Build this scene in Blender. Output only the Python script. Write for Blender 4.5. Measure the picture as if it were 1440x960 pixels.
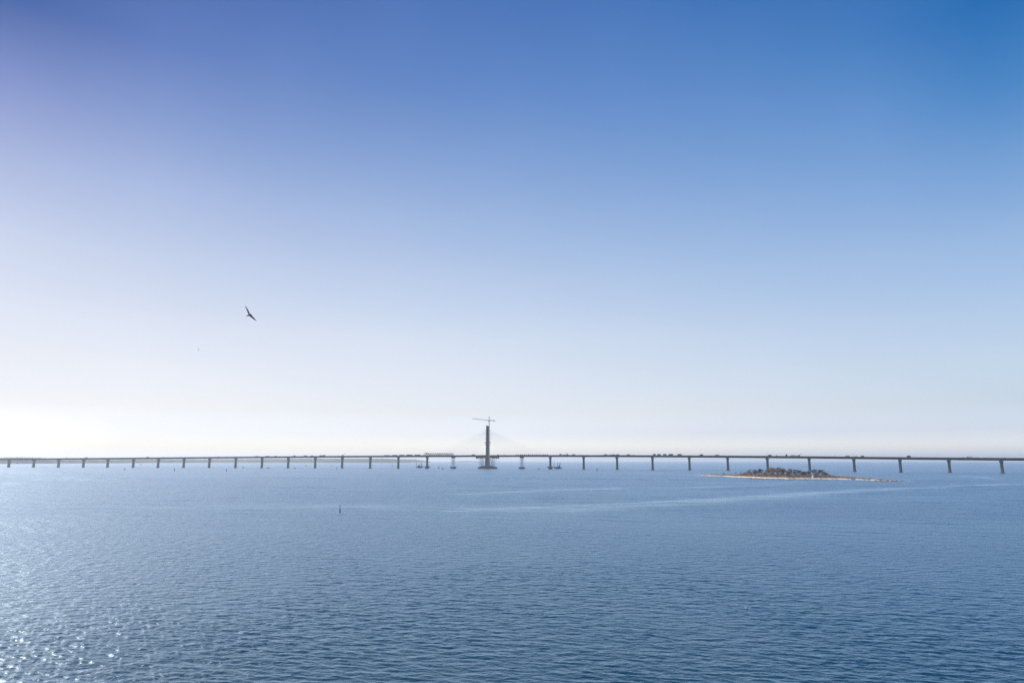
import bpy, math, random
import numpy as np
from mathutils import Vector, Matrix

for o in list(bpy.data.objects):
    bpy.data.objects.remove(o)
SC = bpy.context.scene
COL = SC.collection
R = math.radians
random.seed(7)

# ------------------------------------------------------------------ camera
CAM_H, FOC, PITCH = 21.5, 960.0, math.atan(166.1 / 960.0)
REARTH = 7.4e6                       # effective earth radius (refraction included)
cam_data = bpy.data.cameras.new('camera')
cam_data.sensor_width = 36.0
cam_data.lens = 24.0
cam_data.clip_start = 0.5
cam_data.clip_end = 90000.0
cam = bpy.data.objects.new('camera', cam_data)
COL.objects.link(cam)
cam.location = (0, 0, CAM_H)
cam.rotation_euler = (math.pi / 2 + PITCH, 0, 0)
SC.camera = cam

# ------------------------------------------------------------------ light
SUN_AZ, SUN_EL = -62.0, 35.0         # degrees, azimuth from the view axis (left is negative)
sunv = Vector((math.sin(R(SUN_AZ)) * math.cos(R(SUN_EL)), math.cos(R(SUN_AZ)) * math.cos(R(SUN_EL)), math.sin(R(SUN_EL))))
sl = bpy.data.lights.new('sun', 'SUN')
sl.energy = 4.6
sl.angle = R(0.53)
sl.color = (1.0, 0.955, 0.90)
so = bpy.data.objects.new('sun', sl)
COL.objects.link(so)
so.rotation_euler = sunv.to_track_quat('Z', 'Y').to_euler()

SC.view_settings.view_transform = 'Standard'
SC.view_settings.look = 'None'
SC.view_settings.exposure = 0.0
SC.view_settings.gamma = 1.0
SC.view_settings.use_curve_mapping = False
SC.cycles.volume_bounces = 2
SC.cycles.max_bounces = 4
SC.cycles.use_denoising = True
SC.cycles.denoising_prefilter = 'NONE'

# sky: Nishita, graded by elevation and by azimuth distance from the sun
SKY_EL = [0, 0.35, 1, 2, 4, 7, 10, 15, 20, 25, 30, 36, 42, 60, 90]
SKY_GRADE = [[(1, 1, 1)] * 15] * 10      # from the sun's azimuth round to 89 degrees away
SKY_GRADE = [[(2.578, 2.600, 2.600), (2.578, 2.600, 2.600), (2.578, 2.600, 2.600), (2.600, 2.600, 2.600), (2.588, 2.228, 2.361), (2.600, 2.396, 2.137), (2.600, 2.584, 2.219), (2.600, 2.550, 2.264), (2.215, 1.995, 2.102), (1.237, 1.284, 1.824), (1.200, 1.200, 1.232), (1.200, 1.200, 1.232), (1.200, 1.200, 1.232), (0.800, 0.800, 0.800), (0.570, 0.876, 1.289)],
             [(1.074, 1.101, 1.314), (1.074, 1.101, 1.314), (1.074, 1.101, 1.314), (1.160, 1.131, 1.429), (1.079, 0.928, 0.984), (1.250, 0.998, 0.890), (1.354, 1.077, 0.925), (1.276, 1.063, 0.944), (0.923, 0.831, 0.876), (0.515, 0.535, 0.760), (0.124, 0.232, 0.513), (0.124, 0.232, 0.513), (0.124, 0.232, 0.513), (0.347, 0.554, 0.901), (0.570, 0.876, 1.289)],
             [(1.209, 1.202, 1.412), (1.209, 1.202, 1.412), (1.209, 1.202, 1.412), (1.185, 1.150, 1.434), (1.311, 1.084, 1.095), (1.538, 1.177, 1.037), (1.647, 1.238, 1.036), (1.568, 1.232, 1.051), (1.272, 1.103, 1.065), (0.823, 0.816, 0.966), (0.428, 0.549, 0.859), (0.251, 0.398, 0.737), (0.251, 0.398, 0.737), (0.411, 0.637, 1.013), (0.570, 0.876, 1.289)],
             [(1.486, 1.462, 1.649), (1.486, 1.462, 1.649), (1.486, 1.462, 1.649), (1.363, 1.312, 1.591), (1.492, 1.205, 1.201), (1.755, 1.310, 1.144), (1.895, 1.388, 1.137), (1.803, 1.386, 1.170), (1.489, 1.255, 1.171), (1.019, 1.002, 1.118), (0.651, 0.772, 1.040), (0.358, 0.540, 0.924), (0.358, 0.540, 0.924), (0.464, 0.708, 1.107), (0.570, 0.876, 1.289)],
             [(1.819, 1.737, 1.933), (1.819, 1.737, 1.933), (1.819, 1.737, 1.933), (1.569, 1.447, 1.765), (1.680, 1.345, 1.335), (1.993, 1.466, 1.269), (2.187, 1.576, 1.275), (2.079, 1.579, 1.315), (1.755, 1.466, 1.334), (1.259, 1.215, 1.284), (0.782, 0.941, 1.207), (0.549, 0.764, 1.139), (0.549, 0.764, 1.139), (0.560, 0.820, 1.214), (0.570, 0.876, 1.289)],
             [(2.213, 2.082, 2.294), (2.213, 2.082, 2.294), (2.213, 2.082, 2.294), (1.770, 1.635, 1.990), (1.872, 1.490, 1.474), (2.198, 1.613, 1.394), (2.417, 1.741, 1.419), (2.286, 1.748, 1.462), (1.916, 1.628, 1.487), (1.433, 1.406, 1.467), (0.928, 1.131, 1.404), (0.575, 0.881, 1.292), (0.570, 0.876, 1.289), (0.570, 0.876, 1.289), (0.570, 0.876, 1.289)],
             [(2.369, 2.203, 2.422), (2.369, 2.203, 2.422), (2.369, 2.203, 2.422), (1.854, 1.691, 2.071), (2.011, 1.609, 1.598), (2.307, 1.712, 1.501), (2.521, 1.846, 1.532), (2.405, 1.886, 1.613), (2.006, 1.763, 1.643), (1.464, 1.527, 1.625), (0.973, 1.273, 1.583), (0.617, 1.013, 1.454), (0.617, 1.013, 1.454), (0.593, 0.944, 1.372), (0.570, 0.876, 1.289)],
             [(2.466, 2.304, 2.603), (2.466, 2.304, 2.603), (2.466, 2.304, 2.603), (1.813, 1.687, 2.121), (2.016, 1.627, 1.643), (2.340, 1.775, 1.594), (2.518, 1.899, 1.620), (2.380, 1.942, 1.709), (1.969, 1.836, 1.767), (1.400, 1.605, 1.763), (0.915, 1.338, 1.683), (0.415, 0.987, 1.522), (0.415, 0.987, 1.522), (0.493, 0.931, 1.405), (0.570, 0.876, 1.289)],
             [(2.418, 2.245, 2.594), (2.418, 2.245, 2.594), (2.418, 2.245, 2.594), (1.807, 1.690, 2.120), (1.946, 1.597, 1.635), (2.248, 1.752, 1.603), (2.410, 1.886, 1.655), (2.315, 1.954, 1.767), (1.826, 1.822, 1.827), (1.266, 1.608, 1.829), (0.659, 1.276, 1.706), (0.341, 0.958, 1.507), (0.341, 0.958, 1.507), (0.456, 0.917, 1.398), (0.570, 0.876, 1.289)],
             [(2.353, 2.219, 2.664), (2.353, 2.219, 2.664), (2.353, 2.219, 2.664), (1.775, 1.664, 2.088), (1.778, 1.518, 1.613), (2.177, 1.734, 1.596), (2.302, 1.851, 1.662), (2.149, 1.901, 1.768), (1.505, 1.704, 1.801), (0.672, 1.338, 1.713), (0.237, 1.000, 1.542), (0.237, 1.000, 1.542), (0.237, 1.000, 1.542), (0.403, 0.938, 1.415), (0.570, 0.876, 1.289)]]
SKY_COS = [math.cos(R(a)) for a in (0.0, 22.0, 32.7, 41.7, 51.5, 62.0, 72.5, 82.3, 91.3, 99.0)]
GSCALE = 4.0
world = bpy.data.worlds.new('World')
SC.world = world
world.use_nodes = True
wn, wl = world.node_tree.nodes, world.node_tree.links
wn.clear()
w_out = wn.new('ShaderNodeOutputWorld')
w_bg = wn.new('ShaderNodeBackground')
w_bg.inputs['Strength'].default_value = 0.1
w_sky = wn.new('ShaderNodeTexSky')
w_sky.sky_type = 'NISHITA'
w_sky.sun_disc = False
w_sky.sun_elevation = R(SUN_EL)
w_sky.sun_rotation = R(SUN_AZ)
w_sky.altitude = 20
w_sky.air_density = 1.0
w_sky.dust_density = 0.7
w_sky.ozone_density = 4.0
w_tc = wn.new('ShaderNodeTexCoord')
w_sep = wn.new('ShaderNodeSeparateXYZ')
wl.new(w_tc.outputs['Generated'], w_sep.inputs[0])


def wmath(op, a, b=None, c=None):
    n = wn.new('ShaderNodeMath')
    n.operation = op
    for i, v in enumerate((a, b, c)):
        if v is None:
            continue
        if isinstance(v, (int, float)):
            n.inputs[i].default_value = v
        else:
            wl.new(v, n.inputs[i])
    return n.outputs[0]


zc = wmath('MAXIMUM', w_sep.outputs[2], 0.0)
elev = wmath('MULTIPLY', wmath('ARCSINE', wmath('MINIMUM', zc, 0.99999)), 2 / math.pi)
hx, hy = w_sep.outputs[0], w_sep.outputs[1]
hl = wmath('MAXIMUM', wmath('SQRT', wmath('ADD', wmath('MULTIPLY', hx, hx), wmath('MULTIPLY', hy, hy))), 0.02)
caz = wmath('DIVIDE', wmath('ADD', wmath('MULTIPLY', hx, math.sin(R(SUN_AZ))), wmath('MULTIPLY', hy, math.cos(R(SUN_AZ)))), hl)


def wramp(stops):
    n = wn.new('ShaderNodeValToRGB')
    el = n.color_ramp.elements
    while len(el) < len(stops):
        el.new(0.5)
    for e, deg in zip(el, SKY_EL):
        e.position = deg / 90.0
    for e, c in zip(el, stops):
        e.color = (c[0] / GSCALE, c[1] / GSCALE, c[2] / GSCALE, 1)
    n.color_ramp.interpolation = 'LINEAR'
    wl.new(elev, n.inputs[0])
    return n.outputs[0]


def wmix(f, a, b, typ='MIX'):
    n = wn.new('ShaderNodeMix')
    n.data_type = 'RGBA'
    n.blend_type = typ
    n.clamp_result = False
    if isinstance(f, (int, float)):
        n.inputs[0].default_value = f
    else:
        wl.new(f, n.inputs[0])
    for s, v in ((6, a), (7, b)):
        if isinstance(v, tuple):
            n.inputs[s].default_value = v
        else:
            wl.new(v, n.inputs[s])
    return n.outputs[2]


def wrange(v, a, b):
    n = wn.new('ShaderNodeMapRange')
    n.interpolation_type = 'LINEAR'
    n.inputs[1].default_value = a
    n.inputs[2].default_value = b
    wl.new(v, n.inputs[0])
    return n.outputs[0]


ramps = [wramp(g) for g in SKY_GRADE]
g2 = ramps[0]
for i in range(1, 10):
    g2 = wmix(wrange(caz, SKY_COS[i - 1], SKY_COS[i]), g2, ramps[i])
graded = wmix(1.0, w_sky.outputs[0], g2, 'MULTIPLY')
g4 = wmix(1.0, graded, (GSCALE, GSCALE, GSCALE, 1), 'MULTIPLY')
wl.new(g4, w_bg.inputs[0])
wl.new(w_bg.outputs[0], w_out.inputs[0])


# ------------------------------------------------------------------ helpers
def sea_z(x, y):
    return -(x * x + y * y) / (2 * REARTH)


def at(px, py, Y):
    """world point at distance Y that the photograph shows at pixel px, py (1440 x 960)"""
    u, v = (px - 720) / FOC, (480 - py) / FOC
    d = Vector((u, math.cos(PITCH) - v * math.sin(PITCH), math.sin(PITCH) + v * math.cos(PITCH)))
    s = Y / d.y
    return Vector((d.x * s, Y, CAM_H + d.z * s))


def ground(px, py):
    """point of the sea surface seen at that pixel"""
    lo, hi = 20.0, 17000.0
    for _ in range(50):
        m = (lo + hi) / 2
        p = at(px, py, m)
        if p.z > sea_z(p.x, p.y):
            lo = m
        else:
            hi = m
    p = at(px, py, lo)
    p.z = sea_z(p.x, p.y)
    return p


def zpix(py, Y):
    return at(720, py, Y).z


def bsdf(m):
    return m.node_tree.nodes['Principled BSDF']


def mat(name, col, rough=0.7, metal=0.0, var=0.25, scale=0.6, bump=0.0):
    m = bpy.data.materials.new(name)
    m.use_nodes = True
    nt = m.node_tree
    b = bsdf(m)
    b.inputs['Roughness'].default_value = rough
    b.inputs['Metallic'].default_value = metal
    tc = nt.nodes.new('ShaderNodeTexCoord')
    nz = nt.nodes.new('ShaderNodeTexNoise')
    nz.inputs['Scale'].default_value = scale
    nz.inputs['Detail'].default_value = 6
    nt.links.new(tc.outputs['Object'], nz.inputs['Vector'])
    cr = nt.nodes.new('ShaderNodeValToRGB')
    cr.color_ramp.elements[0].position = 0.3
    cr.color_ramp.elements[1].position = 0.7
    cr.color_ramp.elements[0].color = tuple(c * (1 - var) for c in col) + (1,)
    cr.color_ramp.elements[1].color = tuple(min(1, c * (1 + var)) for c in col) + (1,)
    nt.links.new(nz.outputs[0], cr.inputs[0])
    nt.links.new(cr.outputs[0], b.inputs['Base Color'])
    if bump:
        bp = nt.nodes.new('ShaderNodeBump')
        bp.inputs['Strength'].default_value = bump
        bp.inputs['Distance'].default_value = 0.1
        nt.links.new(nz.outputs[0], bp.inputs['Height'])
        nt.links.new(bp.outputs[0], b.inputs['Normal'])
    return m


M = {
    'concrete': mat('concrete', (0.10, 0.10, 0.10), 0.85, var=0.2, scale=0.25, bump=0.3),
    'deck': mat('dark_girder', (0.032, 0.027, 0.025), 0.75, var=0.3, scale=0.12, bump=0.2),  # base colour set darker and browner than the bridge's pale concrete
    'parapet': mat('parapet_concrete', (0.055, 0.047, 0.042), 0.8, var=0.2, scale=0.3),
    'pylon': mat('pylon_concrete', (0.065, 0.055, 0.052), 0.85, var=0.3, scale=0.2, bump=0.3),
    'form': mat('formwork_plywood', (0.16, 0.09, 0.07), 0.8, var=0.35, scale=0.4),
    'dark': mat('dark_steel', (0.020, 0.024, 0.028), 0.55, 0.3, var=0.3, scale=0.8),
    'rust': mat('rusty_steel', (0.10, 0.055, 0.035), 0.8, 0.2, var=0.4, scale=0.8),
    'sheet': mat('sheet_pile', (0.018, 0.036, 0.042), 0.8, var=0.3, scale=0.5, bump=0.3),
    'grey': mat('grey_paint', (0.30, 0.31, 0.33), 0.5, 0.1, var=0.15, scale=0.7),
    'white': mat('white_paint', (0.72, 0.72, 0.74), 0.5, var=0.08, scale=0.6),
    'lightsteel': mat('galvanised_steel', (0.42, 0.44, 0.48), 0.45, 0.3, var=0.15, scale=0.7),
    'cable': mat('stay_sheath', (0.80, 0.80, 0.80), 0.5, var=0.03, scale=0.1),
    'red': mat('red_paint', (0.35, 0.06, 0.05), 0.5, var=0.2, scale=0.7),
    'blue': mat('blue_paint', (0.05, 0.10, 0.22), 0.5, var=0.2, scale=0.7),
    'green': mat('green_paint', (0.03, 0.12, 0.07), 0.5, var=0.2, scale=0.7),
    'yellow': mat('yellow_paint', (0.45, 0.30, 0.06), 0.5, var=0.2, scale=0.7),
    'glass': mat('dark_glass', (0.03, 0.04, 0.05), 0.1, var=0.1),
    'rubber': mat('tyre_rubber', (0.02, 0.02, 0.02), 0.9, var=0.2),
    'bark': mat('bark', (0.12, 0.09, 0.08), 0.9, var=0.35, scale=2),
    'twig': mat('bare_twigs', (0.34, 0.245, 0.18), 0.9, var=0.4, scale=0.35),
    'twig_grey': mat('grey_twigs', (0.38, 0.32, 0.27), 0.9, var=0.4, scale=0.35),
    'needle': mat('pine_needles', (0.022, 0.040, 0.035), 0.75, var=0.5, scale=0.5),
    'scrub': mat('winter_scrub', (0.34, 0.20, 0.11), 0.9, var=0.4, scale=0.5),
    'reed': mat('dry_reed', (0.44, 0.28, 0.16), 0.9, var=0.35, scale=0.5),
    'plume': mat('shaded_plumage', (0.045, 0.043, 0.045), 0.8, var=0.25, scale=8),  # backlit gull: its shade is put into the base colour
    'gullwhite': mat('white_plumage', (0.80, 0.80, 0.80), 0.8, var=0.05, scale=8),
    'beak': mat('beak_horn', (0.25, 0.16, 0.05), 0.5, var=0.1, scale=8),
    'stone': mat('shore_stones', (0.10, 0.085, 0.08), 0.9, var=0.4, scale=1.5),
    'tarp': mat('grey_tarpaulin', (0.40, 0.41, 0.43), 0.6, var=0.15, scale=0.4),
}

_g = M['gullwhite'].node_tree            # thin white feathers let light through
_tr = _g.nodes.new('ShaderNodeBsdfTranslucent')
_tr.inputs['Color'].default_value = (0.9, 0.9, 0.9, 1)
_mx = _g.nodes.new('ShaderNodeMixShader')
_mx.inputs[0].default_value = 0.6
_o = [n for n in _g.nodes if n.type == 'OUTPUT_MATERIAL'][0]
_g.links.new(bsdf(M['gullwhite']).outputs[0], _mx.inputs[1])
_g.links.new(_tr.outputs[0], _mx.inputs[2])
_g.links.new(_mx.outputs[0], _o.inputs['Surface'])


class MB:
    """collects shapes and links them as one mesh object"""

    def __init__(self):
        self.v, self.f = [], []

    def add(self, vs, fs):
        n = len(self.v)
        self.v += [tuple(v) for v in vs]
        self.f += [tuple(i + n for i in f) for f in fs]
        return self

    def box(self, c, s, rz=0.0, taper=1.0, ttaper=None):
        """c = centre of the base, s = size, optional taper of the top"""
        tt = taper if ttaper is None else ttaper
        cs, sn = math.cos(rz), math.sin(rz)
        vs = []
        for k, z in enumerate((0, s[2])):
            fx, fy = (1, 1) if k == 0 else (taper, tt)
            for a, b in ((-1, -1), (1, -1), (1, 1), (-1, 1)):
                x, y = a * s[0] / 2 * fx, b * s[1] / 2 * fy
                vs.append((c[0] + x * cs - y * sn, c[1] + x * sn + y * cs, c[2] + z))
        return self.add(vs, [(3, 2, 1, 0), (4, 5, 6, 7), (0, 1, 5, 4), (1, 2, 6, 5), (2, 3, 7, 6), (3, 0, 4, 7)])

    def loft(self, rings, caps=True):
        n = len(rings[0])
        vs = [p for r in rings for p in r]
        fs = []
        for i in range(len(rings) - 1):
            for j in range(n):
                k = (j + 1) % n
                fs.append((i * n + j, i * n + k, (i + 1) * n + k, (i + 1) * n + j))
        if caps:
            fs.append(tuple(reversed(range(n))))
            fs.append(tuple(range((len(rings) - 1) * n, len(rings) * n)))
        return self.add(vs, fs)

    def tube(self, pts, rad, sides=6, caps=True):
        pts = [Vector(p) for p in pts]
        if not isinstance(rad, (list, tuple)):
            rad = [rad] * len(pts)
        rings = []
        for i, p in enumerate(pts):
            d = (pts[min(i + 1, len(pts) - 1)] - pts[max(i - 1, 0)]).normalized()
            a = d.cross(Vector((0, 0, 1)))
            if a.length < 1e-3:
                a = Vector((1, 0, 0))
            a.normalize()
            b = d.cross(a)
            rings.append([p + (a * math.cos(2 * math.pi * j / sides) + b * math.sin(2 * math.pi * j / sides)) * rad[i] for j in range(sides)])
        return self.loft(rings, caps)

    def build(self, name, m, parent=None, loc=None, smooth=False):
        me = bpy.data.meshes.new(name)
        me.from_pydata(self.v, [], self.f)
        me.validate()
        me.materials.append(m)
        if smooth:
            me.polygons.foreach_set('use_smooth', [True] * len(me.polygons))
        o = bpy.data.objects.new(name, me)
        COL.objects.link(o)
        if parent is not None:
            o.parent = parent
        if loc is not None:
            o.location = loc
        return o


def thing(name, label, cat, loc=(0, 0, 0), rz=0.0, group=None):
    o = bpy.data.objects.new(name, None)
    COL.objects.link(o)
    o.location = loc
    o.rotation_euler = (0, 0, rz)
    o.empty_display_size = 0.5
    return tag(o, label, cat, group)


def tag(o, label, cat, group=None):
    o['label'] = label
    o['category'] = cat
    if group:
        o['group'] = group
    elif 'group' in o:
        del o['group']
    return o


def copy_tree(o, parent=None):
    c = o.copy()
    COL.objects.link(c)
    c.parent = parent
    for ch in list(o.children):
        copy_tree(ch, c)
    return c


def lattice(mb, p0, p1, w, n, r=0.1, br=None):
    """square truss from p0 to p1, width w: four chords and zigzag bracing"""
    p0, p1 = Vector(p0), Vector(p1)
    d = (p1 - p0).normalized()
    a = d.cross(Vector((0, 0, 1)))
    if a.length < 0.05:
        a = Vector((1, 0, 0))
    a.normalize()
    b = d.cross(a).normalized()
    br = br or r * 0.6
    cs = [(-1, -1), (1, -1), (1, 1), (-1, 1)]
    P = lambda t, c: p0.lerp(p1, t) + a * c[0] * w / 2 + b * c[1] * w / 2
    for c in cs:
        mb.tube([P(0, c), P(1, c)], r, 4)
    for i in range(n):
        t0, t1 = i / n, (i + 1) / n
        for k in range(4):
            c, e = cs[k], cs[(k + 1) % 4]
            if (i + k) % 2:
                c, e = e, c
            mb.tube([P(t0, c), P(t1, e)], br, 3, False)
            mb.tube([P(t1, cs[k]), P(t1, cs[(k + 1) % 4])], br, 3, False)
    return mb


# ------------------------------------------------------------------ water
def build_water():
    rng = np.random.default_rng(11)
    radii = [0.5, 4, 8, 13, 19, 26, 33, 39, 43, 46]
    r = 47.0
    while r < 1600:
        radii.append(r)
        r += max(0.125, 0.42 * r * r / (683 * CAM_H))
    while r < 28000:
        radii.append(r)
        r *= 1.07
    radii = np.array(radii + [28000.0])
    az_in = np.radians(np.linspace(-47, 47, 1250))
    az_out = np.radians(np.linspace(47, 313, 90)[1:-1])
    az = np.concatenate([az_in, az_out])
    fine = np.concatenate([np.ones(len(az_in)), np.zeros(len(az_out))])
    nr, na = len(radii), len(az)
    RR, AZ = np.meshgrid(radii, az, indexing='ij')
    X = RR * np.sin(AZ)
    Y = RR * np.cos(AZ)
    Z = -(RR ** 2) / (2 * REARTH)
    dr = np.gradient(radii)
    act = np.where(radii < 1600)[0]
    n0, n1 = act[0], act[-1] + 1
    x, y = X[n0:n1, :len(az_in)], Y[n0:n1, :len(az_in)]
    # large-scale gust field, modulating the wave height
    g = np.zeros_like(x)
    for i in range(14):
        lam = rng.uniform(14, 90)
        a = rng.uniform(0, 2 * np.pi)
        g += np.cos(2 * np.pi / lam * (x * np.cos(a) + y * np.sin(a)) + rng.uniform(0, 6.28))
    gust = 1.0 + 0.16 * g / math.sqrt(7)
    dz, dx, dy = np.zeros_like(x), np.zeros_like(x), np.zeros_like(x)
    lost = np.zeros(n1 - n0)
    total = 0.0
    N = 120
    for i in range(N):
        small = i < 92
        if small:
            lam = 0.34 * (8.0 / 0.34) ** ((i + 0.5) / 92)
        else:                                   # longer wave groups, felt where single waves are too fine for the sheet
            lam = 8.0 * (160.0 / 8.0) ** ((i - 92 + 0.5) / 28)
        lam *= rng.uniform(0.95, 1.05)
        k = 2 * np.pi / lam
        th = math.radians(250) + rng.normal(0, 0.36 if lam < 3 else 0.24)
        if rng.random() < 0.18:
            th += rng.normal(0, 0.9)
        ratio = lam / dr[n0:n1]
        if small:
            wgt = math.exp(-((math.log(lam) - math.log(0.95)) / 0.85) ** 2)
            slope = SLOPE * wgt + 0.0035
            t = np.clip((ratio - 0.9) / 1.3, 0, 1)
            f = t * t * (3 - 2 * t)
        else:
            slope = GROUPS
            t = np.clip((ratio - 0.9) / 1.3, 0, 1)
            u = np.clip((11.0 - ratio) / 6.0, 0, 1)
            f = t * t * (3 - 2 * t) * u
        amp = slope / k
        if small:
            lost += slope ** 2 / 2 * (1 - f ** 2)
            total += slope ** 2 / 2
        rows = f > 0
        if not rows.any():
            continue
        xs, ys = x[rows], y[rows]
        ph = k * (xs * math.cos(th) + ys * math.sin(th)) + rng.uniform(0, 6.28)
        fa = (f[rows] * amp)[:, None]
        dz[rows] += fa * np.cos(ph)
        if lam < 8:
            s = fa * np.sin(ph)
            dx[rows] -= s * math.cos(th)
            dy[rows] -= s * math.sin(th)
    edge = np.clip((46.9 - np.abs(np.degrees(az_in))) / 1.5, 0, 1)[None, :] * np.clip((x ** 2 + y ** 2) ** 0.5 / 20 - 1.8, 0, 1)
    Z[n0:n1, :len(az_in)] += dz * gust * edge
    X[n0:n1, :len(az_in)] += 0.8 * dx * gust * edge
    Y[n0:n1, :len(az_in)] += 0.8 * dy * gust * edge
    lost_all = np.full(nr, total)
    lost_all[n0:n1] = lost
    rough = np.sqrt(np.sqrt(2 * (ROUGH_FAR * lost_all + ROUGH_NEAR)))       # roughness**2 ~ slope spread
    LOST = np.repeat(rough[:, None], na, axis=1)
    # long calm slicks and an old wake, given by the line they follow on the sea
    SL = np.zeros_like(X)

    def slick(pix, width, strength, power=1.0):
        pts = [ground(px, py) for px, py in pix]
        P = np.array([(p.x, p.y) for p in pts])
        best = np.full(X.shape, 1e9)
        for a, b in zip(P[:-1], P[1:]):
            d = b - a
            t = np.clip(((X - a[0]) * d[0] + (Y - a[1]) * d[1]) / (d @ d), 0, 1)
            q = np.hypot(X - a[0] - t * d[0], Y - a[1] - t * d[1])
            best = np.minimum(best, q)
        SL[:] = np.maximum(SL, strength * np.exp(-(best / width) ** 2))

    slick([(640, 718), (760, 713), (900, 707), (1010, 701), (1120, 694), (1220, 688.5), (1330, 683.8), (1440, 679.6), (1500, 677)], 6.0, 0.9)
    slick([(800, 717), (930, 709.5), (1020, 702.5), (1130, 694.5), (1240, 687.8)], 15.0, 0.6)
    slick([(700, 717), (800, 714), (900, 709)], 20.0, 0.4)
    slick([(960, 705), (1060, 698.5), (1160, 692), (1260, 686.8)], 8.0, 0.9)
    slick([(1200, 689.8), (1330, 683.9), (1440, 679.8), (1500, 677.2)], 7.0, 1.0)
    slick([(640, 695), (760, 689.5), (880, 686), (1000, 684.5), (1100, 681)], 9.0, 0.6)
    slick([(985, 679.6), (1060, 678.8), (1140, 677)], 6.0, 0.7)
    slick([(930, 667.2), (985, 667.9), (1020, 669.8), (1065, 672.2)], 7.0, 0.8)
    slick([(1262, 676.2), (1290, 675.5)], 3.0, 0.9)
    slick([(1335, 668), (1370, 670), (1400, 673)], 8.0, 0.7)
    slick([(1190, 663.2), (1290, 662.8)], 9.0, 0.7)
    slick([(0, 724), (150, 716), (330, 712), (520, 712)], 14.0, 0.3)
    slick([(0, 760), (200, 748), (380, 744)], 10.0, 0.25)
    co = np.stack([X, Y, Z], -1).reshape(-1, 3).astype(np.float32)
    co = np.vstack([co, [[0, 0, 0]]]).astype(np.float32)
    i, j = np.meshgrid(np.arange(nr - 1), np.arange(na), indexing='ij')
    j2 = (j + 1) % na
    quads = np.stack([i * na + j, (i + 1) * na + j, (i + 1) * na + j2, i * na + j2], -1).reshape(-1, 4)[:, ::-1]
    jj = np.arange(na)
    tris = np.stack([np.full(na, nr * na), jj, (jj + 1) % na], -1)[:, ::-1]
    me = bpy.data.meshes.new('water')
    nq, nt_ = len(quads), len(tris)
    me.vertices.add(len(co))
    me.vertices.foreach_set('co', co.ravel())
    me.loops.add(nq * 4 + nt_ * 3)
    me.loops.foreach_set('vertex_index', np.concatenate([quads.ravel(), tris.ravel()]).astype(np.int32))
    me.polygons.add(nq + nt_)
    me.polygons.foreach_set('loop_start', np.concatenate([np.arange(nq) * 4, nq * 4 + np.arange(nt_) * 3]).astype(np.int32))
    me.update(calc_edges=True)
    me.polygons.foreach_set('use_smooth', np.ones(nq + nt_, dtype=bool))
    for nm, arr in (('sea_rough', LOST), ('slick', SL)):
        at_ = me.attributes.new(nm, 'FLOAT', 'POINT')
        at_.data.foreach_set('value', np.append(arr.reshape(-1), arr.flat[0]).astype(np.float32))
    m = bpy.data.materials.new('sea_water')
    m.use_nodes = True
    nt = m.node_tree
    L = nt.links
    nt.nodes.remove(bsdf(m))
    tc = nt.nodes.new('ShaderNodeTexCoord')

    def N(t, **kw):
        n = nt.nodes.new(t)
        for k, v in kw.items():
            setattr(n, k, v)
        return n

    def mth(op, a, c=None, clamp=False):
        n = N('ShaderNodeMath', operation=op, use_clamp=clamp)
        for q, v in enumerate((a, c)):
            if v is None:
                continue
            if isinstance(v, (int, float)):
                n.inputs[q].default_value = v
            else:
                L.new(v, n.inputs[q])
        return n.outputs[0]

    def noise(scale, stretch, rot, detail, rough_=0.5):
        mp = N('ShaderNodeMapping')
        mp.inputs['Rotation'].default_value = (0, 0, R(rot))
        mp.inputs['Scale'].default_value = (scale, scale * stretch, 1)
        L.new(tc.outputs['Object'], mp.inputs[0])
        nz = N('ShaderNodeTexNoise', noise_dimensions='2D')
        nz.inputs['Scale'].default_value = 1.0
        nz.inputs['Detail'].default_value = detail
        nz.inputs['Roughness'].default_value = rough_
        L.new(mp.outputs[0], nz.inputs['Vector'])
        return nz.outputs[0]

    a1 = N('ShaderNodeAttribute', attribute_name='sea_rough')
    a2 = N('ShaderNodeAttribute', attribute_name='slick')
    # uneven calm streaks: the slick lines broken by noise, plus faint long wind lanes
    broken = mth('MULTIPLY', a2.outputs['Fac'], mth('MULTIPLY', noise(0.022, 2.2, 12, 5, 0.6), 2.3), True)
    lanes = mth('MULTIPLY', mth('SUBTRACT', noise(0.0022, 5.0, 9, 6, 0.55), 0.52), 2.4, True)
    calm = mth('ADD', broken, mth('MULTIPLY', lanes, 0.6), True)
    rg = mth('MULTIPLY', a1.outputs['Fac'], mth('SUBTRACT', 1.0, mth('MULTIPLY', calm, 0.42)))
    dif = N('ShaderNodeBsdfDiffuse')
    dif.inputs['Color'].default_value = WATER_BODY
    glo = N('ShaderNodeBsdfGlossy', distribution='MULTI_GGX')
    glo.inputs['Color'].default_value = WATER_TINT
    L.new(rg, glo.inputs['Roughness'])
    fr = N('ShaderNodeFresnel')
    fr.inputs['IOR'].default_value = WATER_IOR
    mx = N('ShaderNodeMixShader')
    L.new(fr.outputs[0], mx.inputs[0])
    L.new(dif.outputs[0], mx.inputs[1])
    L.new(glo.outputs[0], mx.inputs[2])
    L.new(mx.outputs[0], [n for n in nt.nodes if n.type == 'OUTPUT_MATERIAL'][0].inputs['Surface'])
    h1 = noise(0.30, 2.0, 16, 6, 0.53)           # fractal chop from 3 m down
    bp = N('ShaderNodeBump')
    bp.inputs['Distance'].default_value = 1.0
    L.new(mth('MULTIPLY', h1, CHOP), bp.inputs['Height'])
    L.new(mth('SUBTRACT', 1.0, mth('MULTIPLY', calm, 0.85)), bp.inputs['Strength'])
    h2 = noise(2.2, 1.8, 20, 4, 0.55)            # small ripples
    bp2 = N('ShaderNodeBump')
    bp2.inputs['Strength'].default_value = 1.0
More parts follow.
